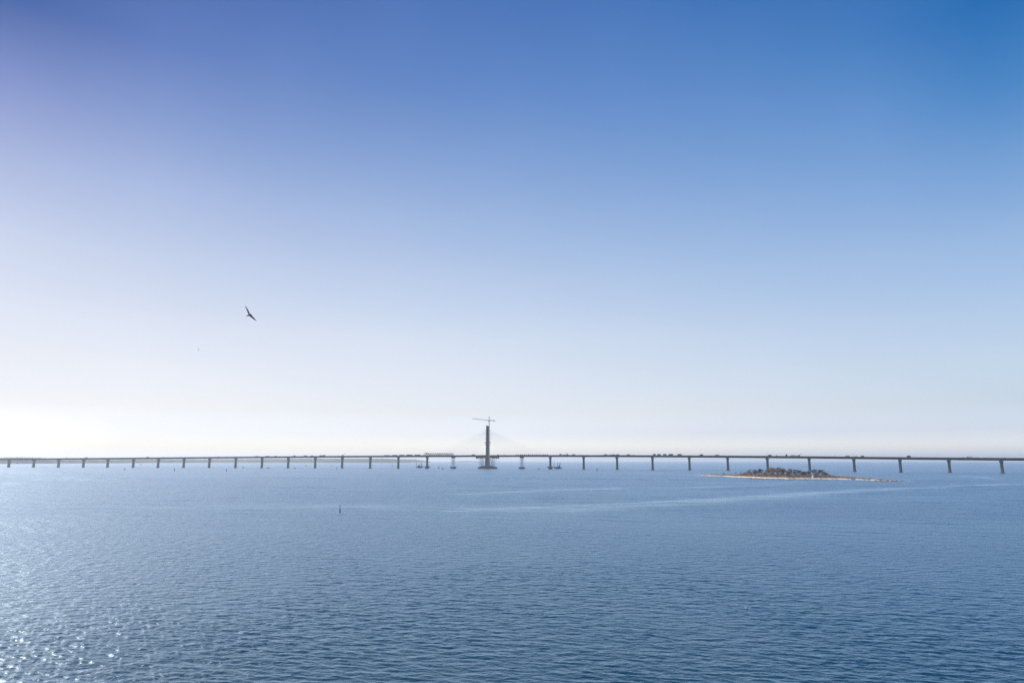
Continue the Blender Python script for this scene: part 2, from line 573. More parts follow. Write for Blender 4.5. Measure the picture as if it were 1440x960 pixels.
    bp2.inputs['Distance'].default_value = 1.0
    L.new(mth('MULTIPLY', h2, RIPPLE), bp2.inputs['Height'])
    L.new(bp.outputs[0], bp2.inputs['Normal'])
    for n in (dif, glo, fr):
        L.new(bp2.outputs[0], n.inputs['Normal'])
    me.materials.append(m)
    o = bpy.data.objects.new('water', me)
    COL.objects.link(o)
    o['kind'] = 'structure'
    return o


WATER_BODY = (0.002, 0.050, 0.082, 1)
CHOP, RIPPLE = 0.44, 0.04
SLOPE, GROUPS = 0.030, 0.015
ROUGH_FAR, ROUGH_NEAR = 0.11, 0.0075
WATER_IOR = 1.40
WATER_TINT = (0.80, 0.93, 1.0, 1)
build_water()

# ------------------------------------------------------------------ haze: one closed box of thin pale air
HAZE_DENSITY = 9.0e-5
hz = MB().box((0, 0, -56.0), (58000, 58000, 56.0 + 122.0)).build('haze', None or M['grey'])
hz.data.materials.clear()
hm = bpy.data.materials.new('haze_air')
hm.use_nodes = True
hn = hm.node_tree
hn.nodes.remove(bsdf(hm))
pv = hn.nodes.new('ShaderNodeVolumePrincipled')
pv.inputs['Color'].default_value = (0.93, 0.97, 1.0, 1)
pv.inputs['Density'].default_value = HAZE_DENSITY
pv.inputs['Anisotropy'].default_value = 0.35
hn.links.new(pv.outputs[0], [n for n in hn.nodes if n.type == 'OUTPUT_MATERIAL'][0].inputs['Volume'])
hz.data.materials.append(hm)
hz['kind'] = 'stuff'



# ------------------------------------------------------------------ the bridge
# pier feet along the bridge line (metres east, metres north of the viewer)
PIERS = [(-1625, 2053), (-1545, 2037), (-1465.8, 2020.9), (-1381.6, 2003.8), (-1299.2, 1987.7), (-1218.3, 1972.2), (-1141.0, 1957.5),
         (-1060.5, 1942.2), (-983.3, 1927.5), (-905.0, 1912.2), (-827.7, 1896.8), (-749.3, 1880.5), (-672.0, 1863.8),
         (-595.8, 1846.4), (-518.6, 1827.9), (-442.7, 1808.5), (-365.3, 1787.5), (-289.3, 1765.4), (-213.0, 1741.6),
         (-145.6, 1719.1), (-59.6, 1688.1), (23.7, 1655.4), (90.0, 1627.3), (164.8, 1593.1), (236.1, 1557.9),
         (308.0, 1519.3), (378.4, 1478.4), (446.7, 1435.3), (512.4, 1390.4), (576.0, 1343.0), (637.8, 1292.9),
         (695.3, 1242.2), (749.9, 1189.8), (801.6, 1135.6), (850.0, 1078.0), (897.0, 1020.0), (942.0, 958.0)]
I_TEMP = (19, 21)
I_PYLON = 20


def px_of(x, y):
    d = y * math.cos(PITCH) - CAM_H * math.sin(PITCH)
    return 720 + FOC * x / d


PPX = [px_of(*p) for p in PIERS]
_zx = [0, 220, 400, 560, 685, 774, 1000, 1130, 1290, 1440]
_zt = [25.0, 27.9, 30.6, 32.2, 32.7, 32.4, 30.0, 28.4, 26.2, 24.3]
_zf = np.poly1d(np.polyfit(_zx, _zt, 4))


def top_z(px):
    """top of the parapet along the bridge"""
    return float(_zf(min(max(px, -60), 1500)))


PAR, GIRD = 1.2, 3.3


def deck_at(px, side=0.0):
    """point on the road surface at that place of the bridge, its heading, side metres towards the viewer"""
    i = 0
    while i < len(PPX) - 2 and PPX[i + 1] < px:
        i += 1
    a, b = Vector(PIERS[i]), Vector(PIERS[i + 1])
    lo, hi = -0.5, 1.5
    for _ in range(30):
        m = (lo + hi) / 2
        q = a.lerp(b, m)
        if px_of(q.x, q.y) < px:
            lo = m
        else:
            hi = m
    q = a.lerp(b, lo)
    d = (b - a).normalized()
    nrm = Vector((d.y, -d.x))
    q = q + nrm * side
    return Vector((q.x, q.y, top_z(px) - PAR)), math.atan2(d.y, d.x)


PYL = Vector((PIERS[I_PYLON][0], PIERS[I_PYLON][1], 0))
bridge = thing('bridge', 'long low road bridge under construction, crossing the whole view on slender piers', 'bridge', PYL)


def loc(p):
    return Vector(p) - PYL


for i in range(len(PIERS) - 1):
    a, b = PIERS[i], PIERS[i + 1]
    d = Vector((b[0] - a[0], b[1] - a[1])).normalized()
    n = Vector((d.y, -d.x))
    za, zb = top_z(PPX[i]) - PAR, top_z(PPX[i + 1]) - PAR
    mid_z = (za + zb) / 2

    def ring(p, z, prof, sh=0.0):
        return [loc((p[0] + d.x * sh + n.x * t, p[1] + d.y * sh + n.y * t, z + h)) for t, h in prof]
    deep = GIRD
    prof = [(-10, 0), (10, 0), (10, -0.35), (4.6, -0.95), (3.4, -deep), (-3.4, -deep), (-4.6, -0.95), (-10, -0.35)]
    m = MB().loft([ring(a, za, prof, 0.03), ring(b, zb, prof, -0.03)])
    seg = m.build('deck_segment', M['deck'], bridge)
    for s in (-1, 1):
        pp = [(s * 9.9, 0.003), (s * 9.9, PAR), (s * 9.6, PAR), (s * 9.6, 0.003)]
        if s > 0:
            pp = pp[::-1]
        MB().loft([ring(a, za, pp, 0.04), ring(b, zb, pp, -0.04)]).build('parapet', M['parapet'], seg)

# deep hammerhead of the pylon table
hd = Vector((PIERS[21][0] - PIERS[19][0], PIERS[21][1] - PIERS[19][1])).normalized()
H_RZ = math.atan2(hd.y, hd.x)
ztp = top_z(685.5)
mm = MB().box((0, 0, 26.2), (56, 15.0, ztp - PAR - 0.36 - 26.2), H_RZ)
tab = mm.build('pylon_table', M['form'], bridge)
mm = MB()
for k in range(13):
    t = (k - 6) * 4.3
    mm.box((hd.x * t + hd.y * 7.8, hd.y * t - hd.x * 7.8, 25.4), (2.6, 0.7, 3.0), H_RZ)
mm.build('formwork_beam', M['rust'], tab)
for t in (-26.5, -16, 16, 26.5):
    MB().box((hd.x * t, hd.y * t, 24.6), (2.4, 16.5, 1.55), H_RZ).build('formwork_hanger', M['rust'], tab)


def pier_mesh(z0, zt):
    """wall pier: tapered shaft, flared head; x along the bridge, y across"""
    m = MB()
    rings = []
    for f, hx, hy in ((0, 1.75, 3.9), (0.55, 1.6, 3.6), (1.0, 1.5, 3.5)):
        z = z0 + (zt - 4.5 - z0) * f
        c = 0.5
        rings.append([(x, y, z) for x, y in ((-hx + c, -hy), (hx - c, -hy), (hx, -hy + c), (hx, hy - c), (hx - c, hy), (-hx + c, hy), (-hx, hy - c), (-hx, -hy + c))])
    m.loft(rings)
    h = MB()
    rings = []
    for f, hx, hy in ((0, 1.52, 3.52), (0.45, 1.75, 4.4), (0.85, 2.1, 5.6), (1.0, 2.1, 5.8)):
        z = zt - 4.5 + 4.5 * f
        c = 0.4
        rings.append([(x, y, z) for x, y in ((-hx + c, -hy), (hx - c, -hy), (hx, -hy + c), (hx, hy - c), (hx - c, hy), (-hx + c, hy), (-hx, hy - c), (-hx, -hy + c))])
    h.loft(rings)
    return m, h


for i, (x, y) in enumerate(PIERS):
    if i in I_TEMP or i == I_PYLON:
        continue
    zt = top_z(PPX[i]) - PAR - GIRD - 0.35
    a, b = PIERS[max(0, i - 1)], PIERS[min(len(PIERS) - 1, i + 1)]
    rz = math.atan2(b[1] - a[1], b[0] - a[0])
    m, h = pier_mesh(-1.5, zt)
    p = m.build('pier', M['concrete'], bridge, loc((x, y, 0)))
    p.rotation_euler.z = rz
    h.build('pier_head', M['concrete'], p)
    fb = MB()
    n = 20
    fb.loft([[(3.4 * math.cos(2 * math.pi * k / n), 5.6 * math.sin(2 * math.pi * k / n), z) for k in range(n)] for z in (-1.6, 0.9)])
    fb.build('pile_cap', M['sheet'], p)
    for s in (-1, 1):
        MB().box((0, s * 2.6, zt + 0.003), (1.3, 1.0, 0.33)).build('bearing', M['dark'], p)

# pylon
z_col2, z_col = zpix(624.4, PYL.y), zpix(621.9, PYL.y)
z_step, z_top = zpix(603.3, PYL.y), zpix(598.7, PYL.y)
m = MB()
rings = []
for z, hx, hy in ((0, 5.2, 6.0), (12, 4.9, 5.5), (26.1, 4.6, 5.0)):
    c = 1.2
    rings.append([(x, y, z) for x, y in ((-hx + c, -hy), (hx - c, -hy), (hx, -hy + c), (hx, hy - c), (hx - c, hy), (-hx + c, hy), (-hx, hy - c), (-hx, -hy + c))])
pyl_low = m.loft(rings).build('pylon_shaft', M['concrete'], bridge)
pyl_low.rotation_euler.z = H_RZ
m = MB()
rings = []
for z, hx, hy in ((ztp - PAR + 0.003, 3.9, 3.4), (z_col2, 3.7, 3.2), (z_step - 2, 3.3, 2.9)):
    c = 0.9
    rings.append([(x, y, z) for x, y in ((-hx + c, -hy), (hx - c, -hy), (hx, -hy + c), (hx, hy - c), (hx - c, hy), (-hx + c, hy), (-hx, hy - c), (-hx, -hy + c))])
pyl = m.loft(rings).build('pylon', M['pylon'], bridge)
pyl.rotation_euler.z = H_RZ
m = MB()                                     # scaffolding hung round the shaft
z = z_col + 1.5
while z < z_step - 2:
    for s in (-1, 1):
        m.box((s * 4.25, 0, z), (1.1, 7.6, 0.25))
        m.box((0, s * 3.9, z), (8.2, 0.9, 0.25))
    for sx in (-4.7, -2, 2, 4.7):
        for sy in (-1, 1):
            m.box((sx, sy * 4.2, z + 0.25), (0.16, 0.16, 2.3))
    z += 2.6
m.build('scaffold', M['dark'], pyl)
m = MB().box((0, 0, z_step - 2), (5.9, 6.2, z_top - z_step + 0.6)).box((0, 0, z_top - 1.4), (6.6, 7.0, 1.3)).box((-1.2, 0, z_top - 0.1), (2.6, 3, 1.0))
m.build('climbing_formwork', M['dark'], pyl)
for zc, w in ((z_col, 13.6), (z_col2 - 1.0, 10.6)):
    m = MB().box((0, 0, zc - 1.5), (w, w * 0.8, 1.5))
    for k in range(9):
        t = (k - 4) * w / 8.6
        for s in (-1, 1):
            m.box((t, s * w * 0.39, zc), (0.14, 0.14, 1.3))
    m.box((0, w * 0.39, zc + 1.2), (w, 0.16, 0.16)).box((0, -w * 0.39, zc + 1.2), (w, 0.16, 0.16))
    m.build('work_platform', M['dark'], pyl)
m = MB()
for s, y0 in ((1, 0.0),):
    lattice(m, (4.6, -2.2, ztp), (4.6, -2.2, z_col2 - 1), 1.5, 22, 0.12)
m.build('hoist_mast', M['grey'], pyl)

# stay cables: two fans in one plane above the road
zs_hi, zs_lo = zpix(604.5, PYL.y), zpix(616, PYL.y)
for side in (-1, 1):
    far_px = 611 if side < 0 else 768
    for k in range(13):
        f = k / 12
        px = 685.5 + (far_px - 685.5) * (0.24 + 0.76 * f)
        q, _ = deck_at(px)
        z = zs_lo + (zs_hi - zs_lo) * f ** 0.8
        a = Vector((PYL.x + hd.x * side * 3.6, PYL.y + hd.y * side * 3.6, z))
        MB().tube([loc(a), loc((q.x, q.y, q.z))], 0.11, 5).build('stay_cable', M['cable'], bridge)

# ------------------------------------------------------------------ round the pylon foot
isl = thing('cofferdam', 'dark oval sheet pile cofferdam with a raised middle round the foot of the pylon', 'cofferdam', PYL)
isl.rotation_euler.z = H_RZ
n = 56
m = MB()
rings = []
for z in (-2, 3.6):
    rings.append([((24.5 + 0.25 * (k % 2)) * math.cos(2 * math.pi * k / n), (15.5 + 0.25 * (k % 2)) * math.sin(2 * math.pi * k / n), z) for k in range(n)])
m.loft(rings).build('sheet_pile_wall', M['sheet'], isl)
m = MB()
rings = [[(rx * math.cos(2 * math.pi * k / n), ry * math.sin(2 * math.pi * k / n), z) for k in range(n)] for z, rx, ry in ((3.602, 22.5, 13.8), (5.6, 17.5, 11), (6.8, 15.5, 10))]
m.loft(rings).build('foundation_block', M['concrete'], isl)
m = MB()
for k in range(22):
    a = 2 * math.pi * k / 22
    m.box((24.0 * math.cos(a), 15.0 * math.sin(a), 3.603), (0.3, 0.3, 1.3), a)
m.build('guard_post', M['dark'], isl)

for side, lab in ((-1, 'pale splayed falsework legs carrying the deck table left of the pylon'), (1, 'pale splayed falsework legs carrying the deck table right of the pylon')):
    base = PYL + Vector((hd.x, hd.y, 0)) * side * 13.5
    t = thing('falsework', lab, 'falsework', base, H_RZ, 'falsework under the pylon table')
    for k, (b0, t0) in enumerate(((-4.5, -8.2), (-3.2, -3.4), (-1.8, 1.0), (0.8, -3.0), (2.6, 2.2), (4.2, 7.2))):
        m = MB()
        for yy in (-6.0, 6.0):
            m.tube([(b0, yy * 0.8, 5.4), (t0, yy, 26.1)], 0.30, 6)
        m.build('leg', M['lightsteel'], t)
    m = MB()
    for yy in (-1, 1):
        for z, w in ((12, 5.8), (19, 7.2)):
            f = (z - 5.4) / 20.7
            yv = yy * (4.8 + 1.2 * f)
            m.tube([(-w, yv, z), (w * 0.9, yv, z)], 0.16, 5)
            m.tube([(-w, yv, z), (w * 0.5, yv, z + 6.5)], 0.12, 4)
    m.build('brace', M['lightsteel'], t)
    for q in (8.2,):
        m = MB()
        for yy in (-6.0, 6.0):
            m.tube([(side * 12.8, yy, 24.8), (side * 11.3, yy, 9.0)], 0.17, 5)
        m.build('hanger_rod', M['lightsteel'], t)

# tower crane in front of the pylon
cy = PYL.y - 15
cbase = at(688.0, 655, cy)
hub = at(687.9, 591.0, cy)
crane = thing('tower_crane', 'dark tower crane with a long thin jib standing taller than the pylon beside it', 'crane', (cbase.x, cy, 3.61))
cl = Vector((cbase.x, cy, 3.61))
L_ = lambda p: Vector(p) - cl
lattice(MB(), (0, 0, 0), (hub.x - cl.x, 0, hub.z - 3.61 - 1.5), 2.2, 42, 0.24).build('mast', M['grey'], crane)
MB().tube([(hub.x - cl.x, 0, hub.z - 3.61 - 1.5), (hub.x - cl.x, 0, hub.z - 3.61 - 0.2)], [1.5, 1.9], 10).build('slewing_ring', M['dark'], crane)
cab = MB().box((hub.x - cl.x - 2.4, -1.4, hub.z - 3.61 - 2.2), (2.0, 2.0, 2.4)).build('cab', M['grey'], crane)
MB().box((hub.x - cl.x - 3.42, -1.4, hub.z - 3.61 - 1.4), (0.04, 1.7, 1.2)).build('window', M['glass'], cab)
apex = at(688.0, 585.4, cy)
lattice(MB(), (hub.x - cl.x, 0, hub.z - 3.61 - 0.1), L_(apex), 1.2, 6, 0.22).build('apex_frame', M['dark'], crane)
jt = at(664.4, 588.4, cy + 6)
lattice(MB(), L_(hub) + Vector((-1, 0, 0.3)), L_(jt), 1.3, 22, 0.17).build('jib', M['grey'], crane)
cj = at(696.0, 591.1, cy - 3)
lattice(MB(), L_(hub) + Vector((1, 0, 0.1)), L_(cj), 1.4, 7, 0.2).build('counter_jib', M['dark'], crane)
q = L_(cj)
MB().box((q.x - 1.2, q.y, q.z - 2.2), (1.0, 2.0, 2.4)).build('counterweight', M['dark'], crane)
MB().box((q.x - 2.5, q.y + 0.4, q.z - 2.0), (1.0, 2.0, 2.2)).build('counterweight', M['dark'], crane)
m = MB().tube([L_(apex), L_(hub).lerp(L_(jt), 0.62) + Vector((0, 0, 0.6))], 0.07, 4).tube([L_(apex), L_(hub).lerp(L_(jt), 0.3) + Vector((0, 0, 0.6))], 0.07, 4)
m.build('tie_bar', M['grey'], crane)
MB().tube([L_(apex), q + Vector((-1, 0, 0.6))], 0.08, 4).build('tie_bar', M['grey'], crane)
tq = L_(hub).lerp(L_(jt), 0.22)
MB().box((tq.x, tq.y, tq.z - 1.2), (1.4, 1.2, 0.5)).tube([tq + Vector((0, 0, -1.2)), tq + Vector((0, 0, -13))], 0.05, 4).box((tq.x, tq.y, tq.z - 14.0), (0.6, 0.4, 1.1)).build('trolley', M['dark'], crane)

# temporary support towers left and right
for i, lab in ((19, 'pale lattice support tower on a dark pontoon, under the deck left of the pylon'), (21, 'pale lattice support tower on a dark pontoon, under the deck right of the pylon')):
    x, y = PIERS[i]
    t = thing('support_tower', lab, 'support tower', (x, y, 0), H_RZ, 'temporary support towers under the deck')
    zt = top_z(PPX[i]) - PAR - GIRD - 0.02
    MB().box((0, 0, zt - 2.4), (7.6, 9.0, 2.38)).build('head_beam', M['rust'], t)
    for sx in (-2.6, 0, 2.6):
        for sy in (-3.2, 3.2):
            MB().tube([(sx, sy, 4.3), (sx, sy, zt - 2.4)], 0.45, 8).build('leg', M['white'], t)
    m = MB()
    nz = 5
    dz = (zt - 6.7) / nz
    for k in range(nz):
        z0 = 4.3 + k * dz
        for sy in (-3.2, 3.2):
            m.tube([(-2.6, sy, z0), (2.6, sy, z0 + dz)], 0.16, 4).tube([(2.6, sy, z0), (-2.6, sy, z0 + dz)], 0.16, 4)
            m.tube([(-2.6, sy, z0 + dz), (2.6, sy, z0 + dz)], 0.18, 4)
        for sx in (-2.6, 2.6):
            m.tube([(sx, -3.2, z0), (sx, 3.2, z0 + dz)], 0.14, 4)
    m.build('brace', M['white'], t)
    MB().box((0, 0, 1.9), (13.0, 12.0, 2.4), 0, 0.96).box((0, 0, -1), (8.0, 8.5, 2.9), 0, 1.3).build('pontoon', M['dark'], t)

# working platforms on the two piers beside them
for i, lab in ((18, 'dark overhanging work platform round the foot of the pier beside the left jack up barge'), (22, 'dark overhanging work platform round the foot of the pier beside the right jack up barge')):
    x, y = PIERS[i]
    t = thing('pier_platform', lab, 'work platform', (x, y, 0), H_RZ, 'work platforms round pier feet')
    m = MB()
    n = 16
    rr = lambda r1, r2, z: [(r1 * math.cos(2 * math.pi * k / n), r2 * math.sin(2 * math.pi * k / n), z) for k in range(n)]
    m.loft([rr(8.6, 8.2, 4.2), rr(8.6, 8.2, 5.0)])
    m.build('platform_deck', M['dark'], t)
    MB().loft([rr(4.2, 6.3, -1.5), rr(4.8, 6.6, 3.0), rr(7.4, 7.6, 4.19)]).build('skirt', M['sheet'], t)
    m = MB()
    for k in range(n):
        a = 2 * math.pi * k / n
        m.box((8.3 * math.cos(a), 7.9 * math.sin(a), 5.003), (0.16, 0.16, 1.2), a)
    m.build('rail_post', M['dark'], t)

# jack-up barges
for px, Y, rz, lab, mir in ((590.2, 1835.0, -0.3, 'dark jack up barge with four tall spud legs, left of the pier with the platform', 1), (784.4, 1655.0, -0.42, 'dark jack up barge with tall spud legs and a deckhouse, moored right of its pier', -1)):
    g = at(px, 658, Y)
    t = thing('jack_up_barge', lab, 'barge', (g.x, Y, 0), rz, 'jack up barges beside the bridge')
    MB().box((0, 0, 1.3), (17.5, 9.5, 2.3), 0, 1.0).box((0, 0, -0.6), (6, 6, 1.9)).build('hull', M['dark'], t)
    ht = zpix(649.6, Y)
    for sx, sy, hh in ((-8.0, -3.8, 1.0), (7.6, -3.8, 1.0), (-3.2 * mir, 3.8, 0.86), (2.0 * mir, 3.8, 1.0)):
        MB().tube([(sx, sy, -3), (sx, sy, 1 + (ht - 1) * hh)], 0.42, 8).build('spud_leg', M['rust'], t)
    hs = MB().box((2.0 * -mir, 0.5, 3.603), (4.6, 4.2, 2.6)).box((3.8 * -mir, 0.2, 3.604), (2.0, 2.6, 4.0)).build('deckhouse', M['dark'], t)
    MB().box((2.0 * -mir, -1.62, 4.6), (3.0, 0.06, 0.8)).build('window', M['glass'], hs)
    MB().box((-5.0 * -mir, 1.0, 3.602), (3.4, 3.4, 1.4)).build('winch_housing', M['rust'], t)

# launching gantry on the deck, left of the pylon
ga, rza = deck_at(595.5)
gb, _ = deck_at(638.0)
gc = (ga + gb) / 2
glen = (gb - ga).length
gan = thing('launching_gantry', 'long grey truss gantry lying on the deck left of the pylon', 'gantry', (gc.x, gc.y, (ga.z + gb.z) / 2), math.atan2(gb.y - ga.y, gb.x - ga.x))
for sy in (-5.5, 5.5):
    MB().box((0, sy, 0.7), (glen, 0.7, 0.9)).build('bottom_chord', M['deck'], gan)
    MB().box((0, sy, 5.0), (glen - 6, 0.9, 1.1)).build('top_chord', M['dark'], gan)
    m = MB()
    nb = 13
    for k in range(nb):
        x0 = -glen / 2 + 1 + k * (glen - 2) / nb
        x1 = x0 + (glen - 2) / nb
        m.tube([(x0 + 0.2, sy, 1.4), ((x0 + x1) / 2, sy, 5.2)], 0.34, 5).tube([((x0 + x1) / 2, sy, 5.2), (x1 - 0.2, sy, 1.4)], 0.34, 5)
    m.build('web_brace', M['dark'], gan)
for k in range(4):
    x = -glen / 2 + 4 + k * (glen - 8) / 3
    MB().box((x, 0, 0.003), (1.6, 13.0, 0.72)).build('support_leg', M['dark'], gan)
MB().box((-glen / 2 + 9, 0, 6.103), (3.5, 12.0, 1.0)).build('winch', M['grey'], gan)


# ------------------------------------------------------------------ things standing on the deck
def site_cabin(L=6.0, W=2.5, H=2.6, m=M['grey']):
    t = thing('site_cabin', '', 'cabin')
    b = MB().box((0, 0, 0.25), (L, W, H)).build('body', m, t)
    MB().box((0, 0, H + 0.252), (L + 0.2, W + 0.2, 0.14)).build('roof', M['lightsteel'], t)
    for x in (-L * 0.28, L * 0.05):
        MB().box((x, -W / 2 - 0.03, 1.3), (1.1, 0.06, 0.9)).build('window', M['glass'], t)
    MB().box((L * 0.34, -W / 2 - 0.03, 0.3), (0.85, 0.06, 2.0)).build('door', M['dark'], t)
    MB().box((-L * 0.4, 0, 0), (0.3, W, 0.25)).box((L * 0.4, 0, 0), (0.3, W, 0.25)).build('skid', M['dark'], t)
    return t


def container(L=6.1, W=2.44, H=2.6, m=M['rust']):
    t = thing('shipping_container', '', 'container')
    mm_ = MB().box((0, 0, 0.05), (L, W, H))
    for k in range(14):
        x = -L / 2 + 0.4 + k * (L - 0.8) / 13
        for s in (-1, 1):
            mm_.box((x, s * (W / 2 + 0.02), 0.25), (0.16, 0.06, H - 0.4))
    mm_.build('body', m, t)
    for s in (-1, 1):
        MB().box((L / 2 + 0.03, s * W / 4, 0.15), (0.06, W / 2 - 0.06, H - 0.2)).build('door', m, t)
    return t


def truck(body=M['grey']):
    t = thing('truck', '', 'truck')
    MB().box((0, 0, 0.75), (7.2, 1.0, 0.3)).build('chassis', M['dark'], t)
    c = MB().box((-2.8, 0, 0.95), (1.9, 2.3, 2.0), 0, 0.88, 0.96).build('cab', body, t)
    MB().box((-3.70, 0, 1.95), (0.05, 1.9, 0.8)).build('windscreen', M['glass'], c)
    MB().box((1.0, 0, 1.06), (5.2, 2.4, 2.1), 0, 1.02).build('cargo_box', M['tarp'], t)
    for x in (-2.6, 1.6, 2.9):
        for s in (-1, 1):
            MB().tube([(x, s * 0.85, 0.5), (x, s * 1.15, 0.5)], 0.5, 12).build('wheel', M['rubber'], t)
    return t


def mobile_crane(boom=9.0, ang=35.0, flip=1):
    t = thing('mobile_crane', '', 'crane')
    MB().box((0, 0, 0.9), (6.5, 2.5, 0.7)).build('carrier', M['yellow'], t)
    up = MB().box((-0.6, 0, 1.61), (3.0, 2.3, 1.5)).build('superstructure', M['dark'], t)
    MB().box((1.3 * flip, -0.7, 1.612), (1.3, 0.9, 1.7)).build('operator_cab', M['glass'], up)
    a = R(ang)
    lattice(MB(), (0.4 * flip, 0.4, 2.8), (0.4 * flip + flip * boom * math.cos(a), 0.4, 2.8 + boom * math.sin(a)), 0.7, 8, 0.10).build('boom', M['grey'], t)
    for x in (-2.4, -1.0, 1.2, 2.4):
        for s in (-1, 1):
            MB().tube([(x, s * 0.9, 0.55), (x, s * 1.2, 0.55)], 0.55, 12).build('wheel', M['rubber'], t)
    return t


def stack(w=6.0, h=1.8, m=M['tarp']):
    t = thing('material_stack', '', 'materials')
    k = 0
    z = 0.0
    while z < h - 0.3:
        ww = w * (1 - 0.12 * k)
        MB().box((0.2 * (k % 2), 0, z), (ww, 2.6, 0.5)).build('bundle', m if k % 2 == 0 else M['form'], t)
        z += 0.53
        k += 1
    MB().box((0, 0, z), (w * 0.6, 2.2, 0.35), 0, 0.6).build('tarpaulin', M['tarp'], t)
    return t


def mast(h=7.0):
    t = thing('light_mast', '', 'mast')
    MB().box((0, 0, 0), (1.8, 1.2, 1.0)).build('generator', M['dark'], t)
    MB().tube([(0, 0, 1.0), (0, 0, h)], 0.14, 6).build('pole', M['dark'], t)
    MB().box((0, 0, h), (1.5, 0.25, 0.5)).build('lamp_head', M['grey'], t)
    return t


def put(t, px, lab, group=None, side=6.0, cat=None):
    p, rz = deck_at(px, side)
    t.location = p + Vector((0, 0, 0.004))
    t.rotation_euler.z = rz
    tag(t, lab, cat or t['category'], group)
    return t


def ordinal(n):
    return {1: 'first', 2: 'second', 3: 'third', 4: 'fourth', 5: 'fifth', 6: 'sixth', 7: 'seventh', 8: 'eighth', 9: 'ninth', 10: 'tenth', 11: 'eleventh', 12: 'twelfth', 13: 'thirteenth', 14: 'fourteenth', 15: 'fifteenth', 16: 'sixteenth', 17: 'seventeenth', 18: 'eighteenth', 19: 'nineteenth', 20: 'twentieth', 21: 'twenty first'}[n]


def near_pier(px):
    """words for the place on the bridge, by the pier below it"""
    real = [i for i in range(len(PIERS)) if i not in I_TEMP and i != I_PYLON]
    i = min(real, key=lambda k: abs(PPX[k] - px))
    side = 'left' if i < I_PYLON else 'right'
    cnt = len([k for k in real if (i <= k < I_PYLON if side == 'left' else I_PYLON < k <= i)])
    off = px - PPX[i]
    rel = 'at' if abs(off) < 4 else ('right of' if off > 0 else 'left of')
    return '%s the %s pier %s of the pylon' % (rel, ordinal(cnt).replace(' ', '-'), side)


DECK_THINGS = [
    (47, mast, (9.0,), 'tall thin light mast'), (95, stack, (7.0, 2.4), 'low pale stack'), (122, truck, (), 'grey box truck parked'),
    (209, site_cabin, (7.0,), 'small grey site cabin'), (231, stack, (6.0, 1.6), 'flat stack'), (308, stack, (7.0, 1.8), 'small covered stack'),
    (362, site_cabin, (11.0, 2.5, 1.9), 'long flat site cabin'), (377, site_cabin, (11.0, 2.5, 2.2), 'taller long flat cabin'), (388, stack, (9.0, 2.0), 'wide covered stack'),
    (415, stack, (9.0, 3.2), 'rounded covered heap'), (430.5, truck, (), 'grey box truck parked'), (440, stack, (8.0, 2.6), 'low covered heap'),
    (452, container, (7.0, 2.44, 3.0), 'rusty container'), (456.5, container, (6.1, 2.44, 3.6, M['blue']), 'blue container'), (483, mobile_crane, (9.0, 32.0, 1), 'crane with boom raised right'),
    (477, stack, (5.0, 1.8), 'small covered stack'),
    (545, site_cabin, (14.0, 3.0, 2.0), 'long grey cabin'), (556, site_cabin, (14.0, 3.0, 2.4, M['lightsteel']), 'long pale cabin'), (566, site_cabin, (14.0, 3.0, 2.7, M['grey']), 'long grey cabin'),
    (577, site_cabin, (16.0, 3.0, 2.9, M['form']), 'long brown cabin'), (588, site_cabin, (15.0, 3.0, 3.0, M['grey']), 'long grey cabin'),
    (667, container, (8.0, 2.44, 2.8), 'rusty container'), (702, stack, (5.0, 2.0), 'small material stack'), (710, stack, (4.0, 1.6), 'small pile of boards'),
    (789.5, site_cabin, (4.5, 2.5, 3.6), 'tall dark grey cabin'), (795, stack, (8.0, 2.2), 'low stack of boards'), (800, mobile_crane, (6.0, 50.0, -1), 'crane with boom raised left'),
    (808.5, truck, (), 'grey box truck parked'), (817, stack, (9.0, 1.3), 'very flat board stack'), (829, stack, (7.0, 1.2), 'thin flat board pile'),
    (853.5, truck, (), 'grey box truck parked'), (859, container, (4.0, 2.44, 2.0), 'small rusty container'), (864, site_cabin, (9.0, 2.5, 2.4), 'longer low grey cabin'), (870, site_cabin, (8.0, 2.5, 2.6), 'shorter low grey cabin'),
    (885.5, truck, (), 'grey box truck parked'), (893, stack, (5.0, 1.5), 'small pile of boards'),
    (922, container, (5.0, 2.6, 4.0), 'tall rusty container'), (928.5, site_cabin, (7.0, 2.6, 3.6), 'tall grey cabin'), (937, site_cabin, (6.5, 2.6, 3.8), 'taller short grey cabin'),
    (945.5, container, (8.5, 2.6, 4.0, M['blue']), 'tall blue container'), (957.5, container, (8.5, 2.6, 3.9, M['green']), 'tall green container'),
    (988.5, container, (6.5, 2.6, 3.5, M['dark']), 'dark container'), (1011, truck, (), 'grey box truck parked'), (1033, stack, (4.5, 1.3), 'small pile of boards'),
    (1080.5, mast, (5.0,), 'short light mast'), (1085, site_cabin, (6.5, 2.6, 3.0, M['dark']), 'dark site cabin'), (1095, stack, (3.0, 2.6), 'narrow tall stack'),
    (1108.5, container, (2.6, 2.5, 4.4, M['dark']), 'narrow upright dark container'), (1117, truck, (), 'grey box truck parked'), (1122, stack, (4.0, 2.0), 'small stack of boards'),
    (1126, mobile_crane, (6.5, 30.0, 1), 'crane with boom raised right'),
    (1160, stack, (3.0, 1.0), 'very small pile of boards'), (1177, mast, (4.5,), 'thin light mast'), (1195, truck, (), 'grey box truck parked'), (1202, mast, (4.5,), 'short light mast'), (1206.5, stack, (4.5, 1.9), 'small stack of boards'),
    (1216, container, (4.8, 2.5, 3.1, M['dark']), 'square dark container'), (1281.5, container, (5.2, 2.6, 3.7, M['dark']), 'black square container'),
    (1358, stack, (5.0, 1.6), 'small pale covered pile'), (1367.5, truck, (), 'grey box truck parked'), (1376, stack, (9.0, 1.7), 'long covered pile'),
]
